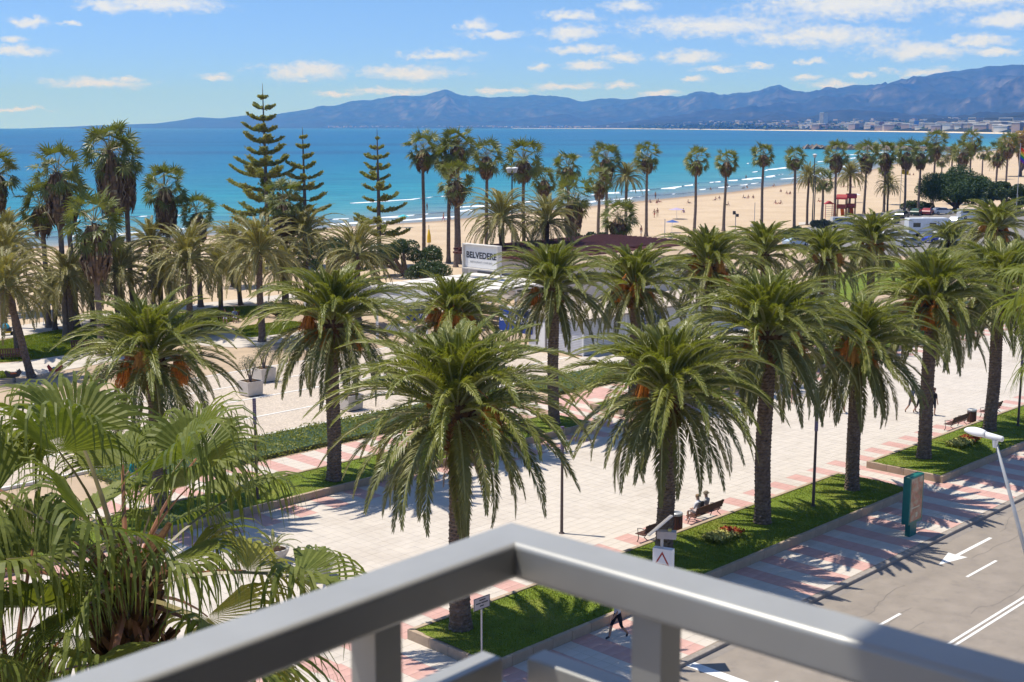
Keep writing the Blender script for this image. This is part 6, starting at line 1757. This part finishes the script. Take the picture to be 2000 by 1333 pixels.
person('walking person in a black dress right of the palm at the second lawn bed', G(1822, 812), R(-60), 'stand', (.014, .014, .018), (.014, .014, .018), (.10, .05, .03))
person('walking person in dark clothes left of the palm trunk at the second lawn bed', G(1795, 808), R(-70), 'walk', (.03, .03, .035), (.03, .03, .04))
person('walking person in dark blue, outermost left of the group on the promenade', G(1779, 807), R(-70), 'walk', (.05, .06, .10), (.10, .09, .09), skin='skin_tan')
person('walking person in a grey-blue shirt behind the orange-fruited roadside palm', G(1641, 808), R(-60), 'walk', (.20, .24, .28), (.06, .07, .08))
person('standing person in pink trousers behind the light column palm', G(1549, 790), R(-40), 'stand', (.16, .15, .22), (.5, .26, .26))
person('person in a teal shirt walking behind the drooping fan palm', G(262, 960), R(100), 'walk', (.01, .17, .19), (.5, .5, .5), skin='skin')
person('left sitter of the couple on the far park bench, dark hair', G(440, 632), R(-168), 'sit', (.10, .12, .20), (.32, .36, .44), group='couple on the far bench')
person('right sitter of the couple on the far park bench in pale blue', G(459, 630), R(-168), 'sit', (.16, .22, .36), (.42, .46, .52), group='couple on the far bench')
B_ = [(866, 434, 'walk', (.55, .16, .28), 'beachgoer in pink wading by the waterfront palms'), (878, 438, 'stand', (.6, .1, .1), 'beachgoer in red beside the waterfront palm trunks'), (834, 412, 'stand', (.5, .3, .25), 'bather standing in the shallows left of the waterfront palms'), (1278, 426, 'walk', (.5, .14, .1), 'beachgoer in red swimwear walking right of the first lone palm'), (1284, 424, 'stand', (.6, .5, .4), 'beachgoer standing beside the one in red swimwear'),
      (1270, 397, 'sand', (.1, .1, .1), 'sunbather sitting left of the small group near the water'), (1283, 398, 'sand', (.5, .1, .2), 'sunbather in the middle of the small group near the water'), (1287, 396, 'sand', (.3, .1, .1), 'sunbather right in the small group near the water'), (1280, 389, 'stand', (.1, .1, .15), 'beachgoer standing behind the small sitting group'), (1345, 398, 'sand', (.1, .1, .1), 'sunbather left of the second lone palm'), (1335, 416, 'sand', (.2, .2, .5), 'sunbather behind the lilac umbrella'),
      (1421, 369, 'walk', (.03, .03, .05), 'person in black walking along the waterline'), (1388, 372, 'sand', (.2, .2, .2), 'sunbather by the waterline left of the walker in black'), (1452, 369, 'sand', (.1, .1, .1), 'left sunbather of the pair by the waterline'), (1459, 368, 'sand', (.5, .3, .2), 'right sunbather of the pair by the waterline'), (1397, 392, 'sand', (.1, .1, .2), 'sunbather between the second and third lone palms'), (1405, 390, 'sand', (.6, .6, .6), 'sunbather in white between the second and third lone palms'), (1421, 402, 'sand', (.1, .1, .1), 'sunbather in black right of the third lone palm'),
      (1453, 388, 'sand', (.12, .12, .2), 'left sunbather of the towel row'), (1461, 388, 'sand', (.3, .12, .2), 'middle sunbather of the towel row'), (1471, 388, 'sand', (.12, .12, .12), 'right sunbather of the towel row'), (1511, 365, 'sand', (.15, .1, .1), 'sunbather right of the fourth lone palm near the water'), (1525, 376, 'sand', (.1, .1, .1), 'sunbather lower right of the fourth lone palm'), (1537, 380, 'sand', (.4, .2, .2), 'left sunbather beside the fifth lone palm'), (1543, 380, 'sand', (.1, .1, .3), 'right sunbather beside the fifth lone palm'),
      (1515, 399, 'sand', (.5, .2, .15), 'left sunbather of the pair between the fourth and fifth lone palms'), (1524, 399, 'sand', (.3, .1, .1), 'right sunbather of the pair between the fourth and fifth lone palms'), (1648, 366, 'sand', (.5, .15, .2), 'left sunbather of the row above the playground'), (1656, 366, 'sand', (.1, .1, .2), 'middle sunbather of the row above the playground'), (1664, 367, 'sand', (.4, .3, .3), 'right sunbather of the row above the playground'), (1777, 343, 'sand', (.1, .1, .1), 'left sunbather of the pair behind the yellow flag'), (1784, 343, 'sand', (.3, .1, .1), 'right sunbather of the pair behind the yellow flag'),
      (1665, 333, 'stand', (.1, .1, .1), 'left bather standing in the shallows behind the playground palm'), (1669, 333, 'stand', (.3, .15, .1), 'right bather standing in the shallows behind the playground palm'), (1690, 330, 'stand', (.55, .2, .2), 'bather by the water right of the playground palm'), (1700, 337, 'sand', (.3, .2, .2), 'sunbather near the water right of the playground palm'), (1457, 352, 'stand', (.05, .05, .06), 'bather standing deep in the water behind the third lone palm'),
      (1776, 412, 'stand', (.4, .2, .35), 'left stroller of the pair by the car park'), (1782, 412, 'stand', (.5, .5, .55), 'right stroller of the pair by the car park'), (1600, 395, 'sand', (.6, .2, .1), 'sunbather in orange right of the twin lamp post'), (1252, 462, 'stand', (.6, .58, .55), 'person in white at the back of the cafe terrace'), (403, 470, 'walk', (.3, .08, .12), 'bather at the water edge far left'), (150, 478, 'stand', (.4, .25, .2), 'bather near the surf at the far left')]
for i, (px, py, ps_, c_, lab) in enumerate(B_):
    p = G(px, py); u_, v_ = UV(p)
    if v_ > waterline(u_) - 2: p = G(px, py, -.55)
    person(lab, p, rnd.uniform(0, 6.28), ps_, c_, c_, (.06, .04, .03) if i % 3 else (.22, .14, .07), 'skin' if i % 2 else 'skin_tan', group='people on the beach', bare=True)
# towels under the sitters
tw = [cmat('towel_a', (.55, .2, .15), .9), cmat('towel_b', (.12, .2, .42), .9), cmat('towel_c', (.6, .58, .52), .9)]
# ---- finish the lettering
bpy.context.view_layer.update()
dg = bpy.context.evaluated_depsgraph_get()
for o, mt in TEXTS:
    me = bpy.data.meshes.new_from_object(o.evaluated_get(dg)); me.name = 'lettering'; me.materials.clear(); me.materials.append(M[mt])
    n = bpy.data.objects.new('lettering', me); n.location = o.location; n.rotation_euler = o.rotation_euler
    link(n, o.parent)
for o, mt in TEXTS: bpy.data.objects.remove(o, do_unlink=True)

# ---- the air between here and the mountains
hm_, nt, b = _nt('sea_air')
nt.nodes.remove(b)
pv_ = nt.nodes.new('ShaderNodeVolumePrincipled')
pv_.inputs['Color'].default_value = (0.08, 0.30, 1.0, 1)
pv_.inputs['Absorption Color'].default_value = (1, 1, 1, 1)
pv_.inputs['Density'].default_value = 9.5e-5
pv_.inputs['Anisotropy'].default_value = 0.0
nt.links.new(pv_.outputs[0], nt.nodes['Material Output'].inputs['Volume'])
hz_ = MB().box(-22500, 22500, -700, 22500, -45, HAZE_TOP).build('haze', hm_)
hz_['kind'] = 'stuff'; hz_['label'] = 'thin blue sea air between the promenade and the mountains'; hz_['category'] = 'haze'
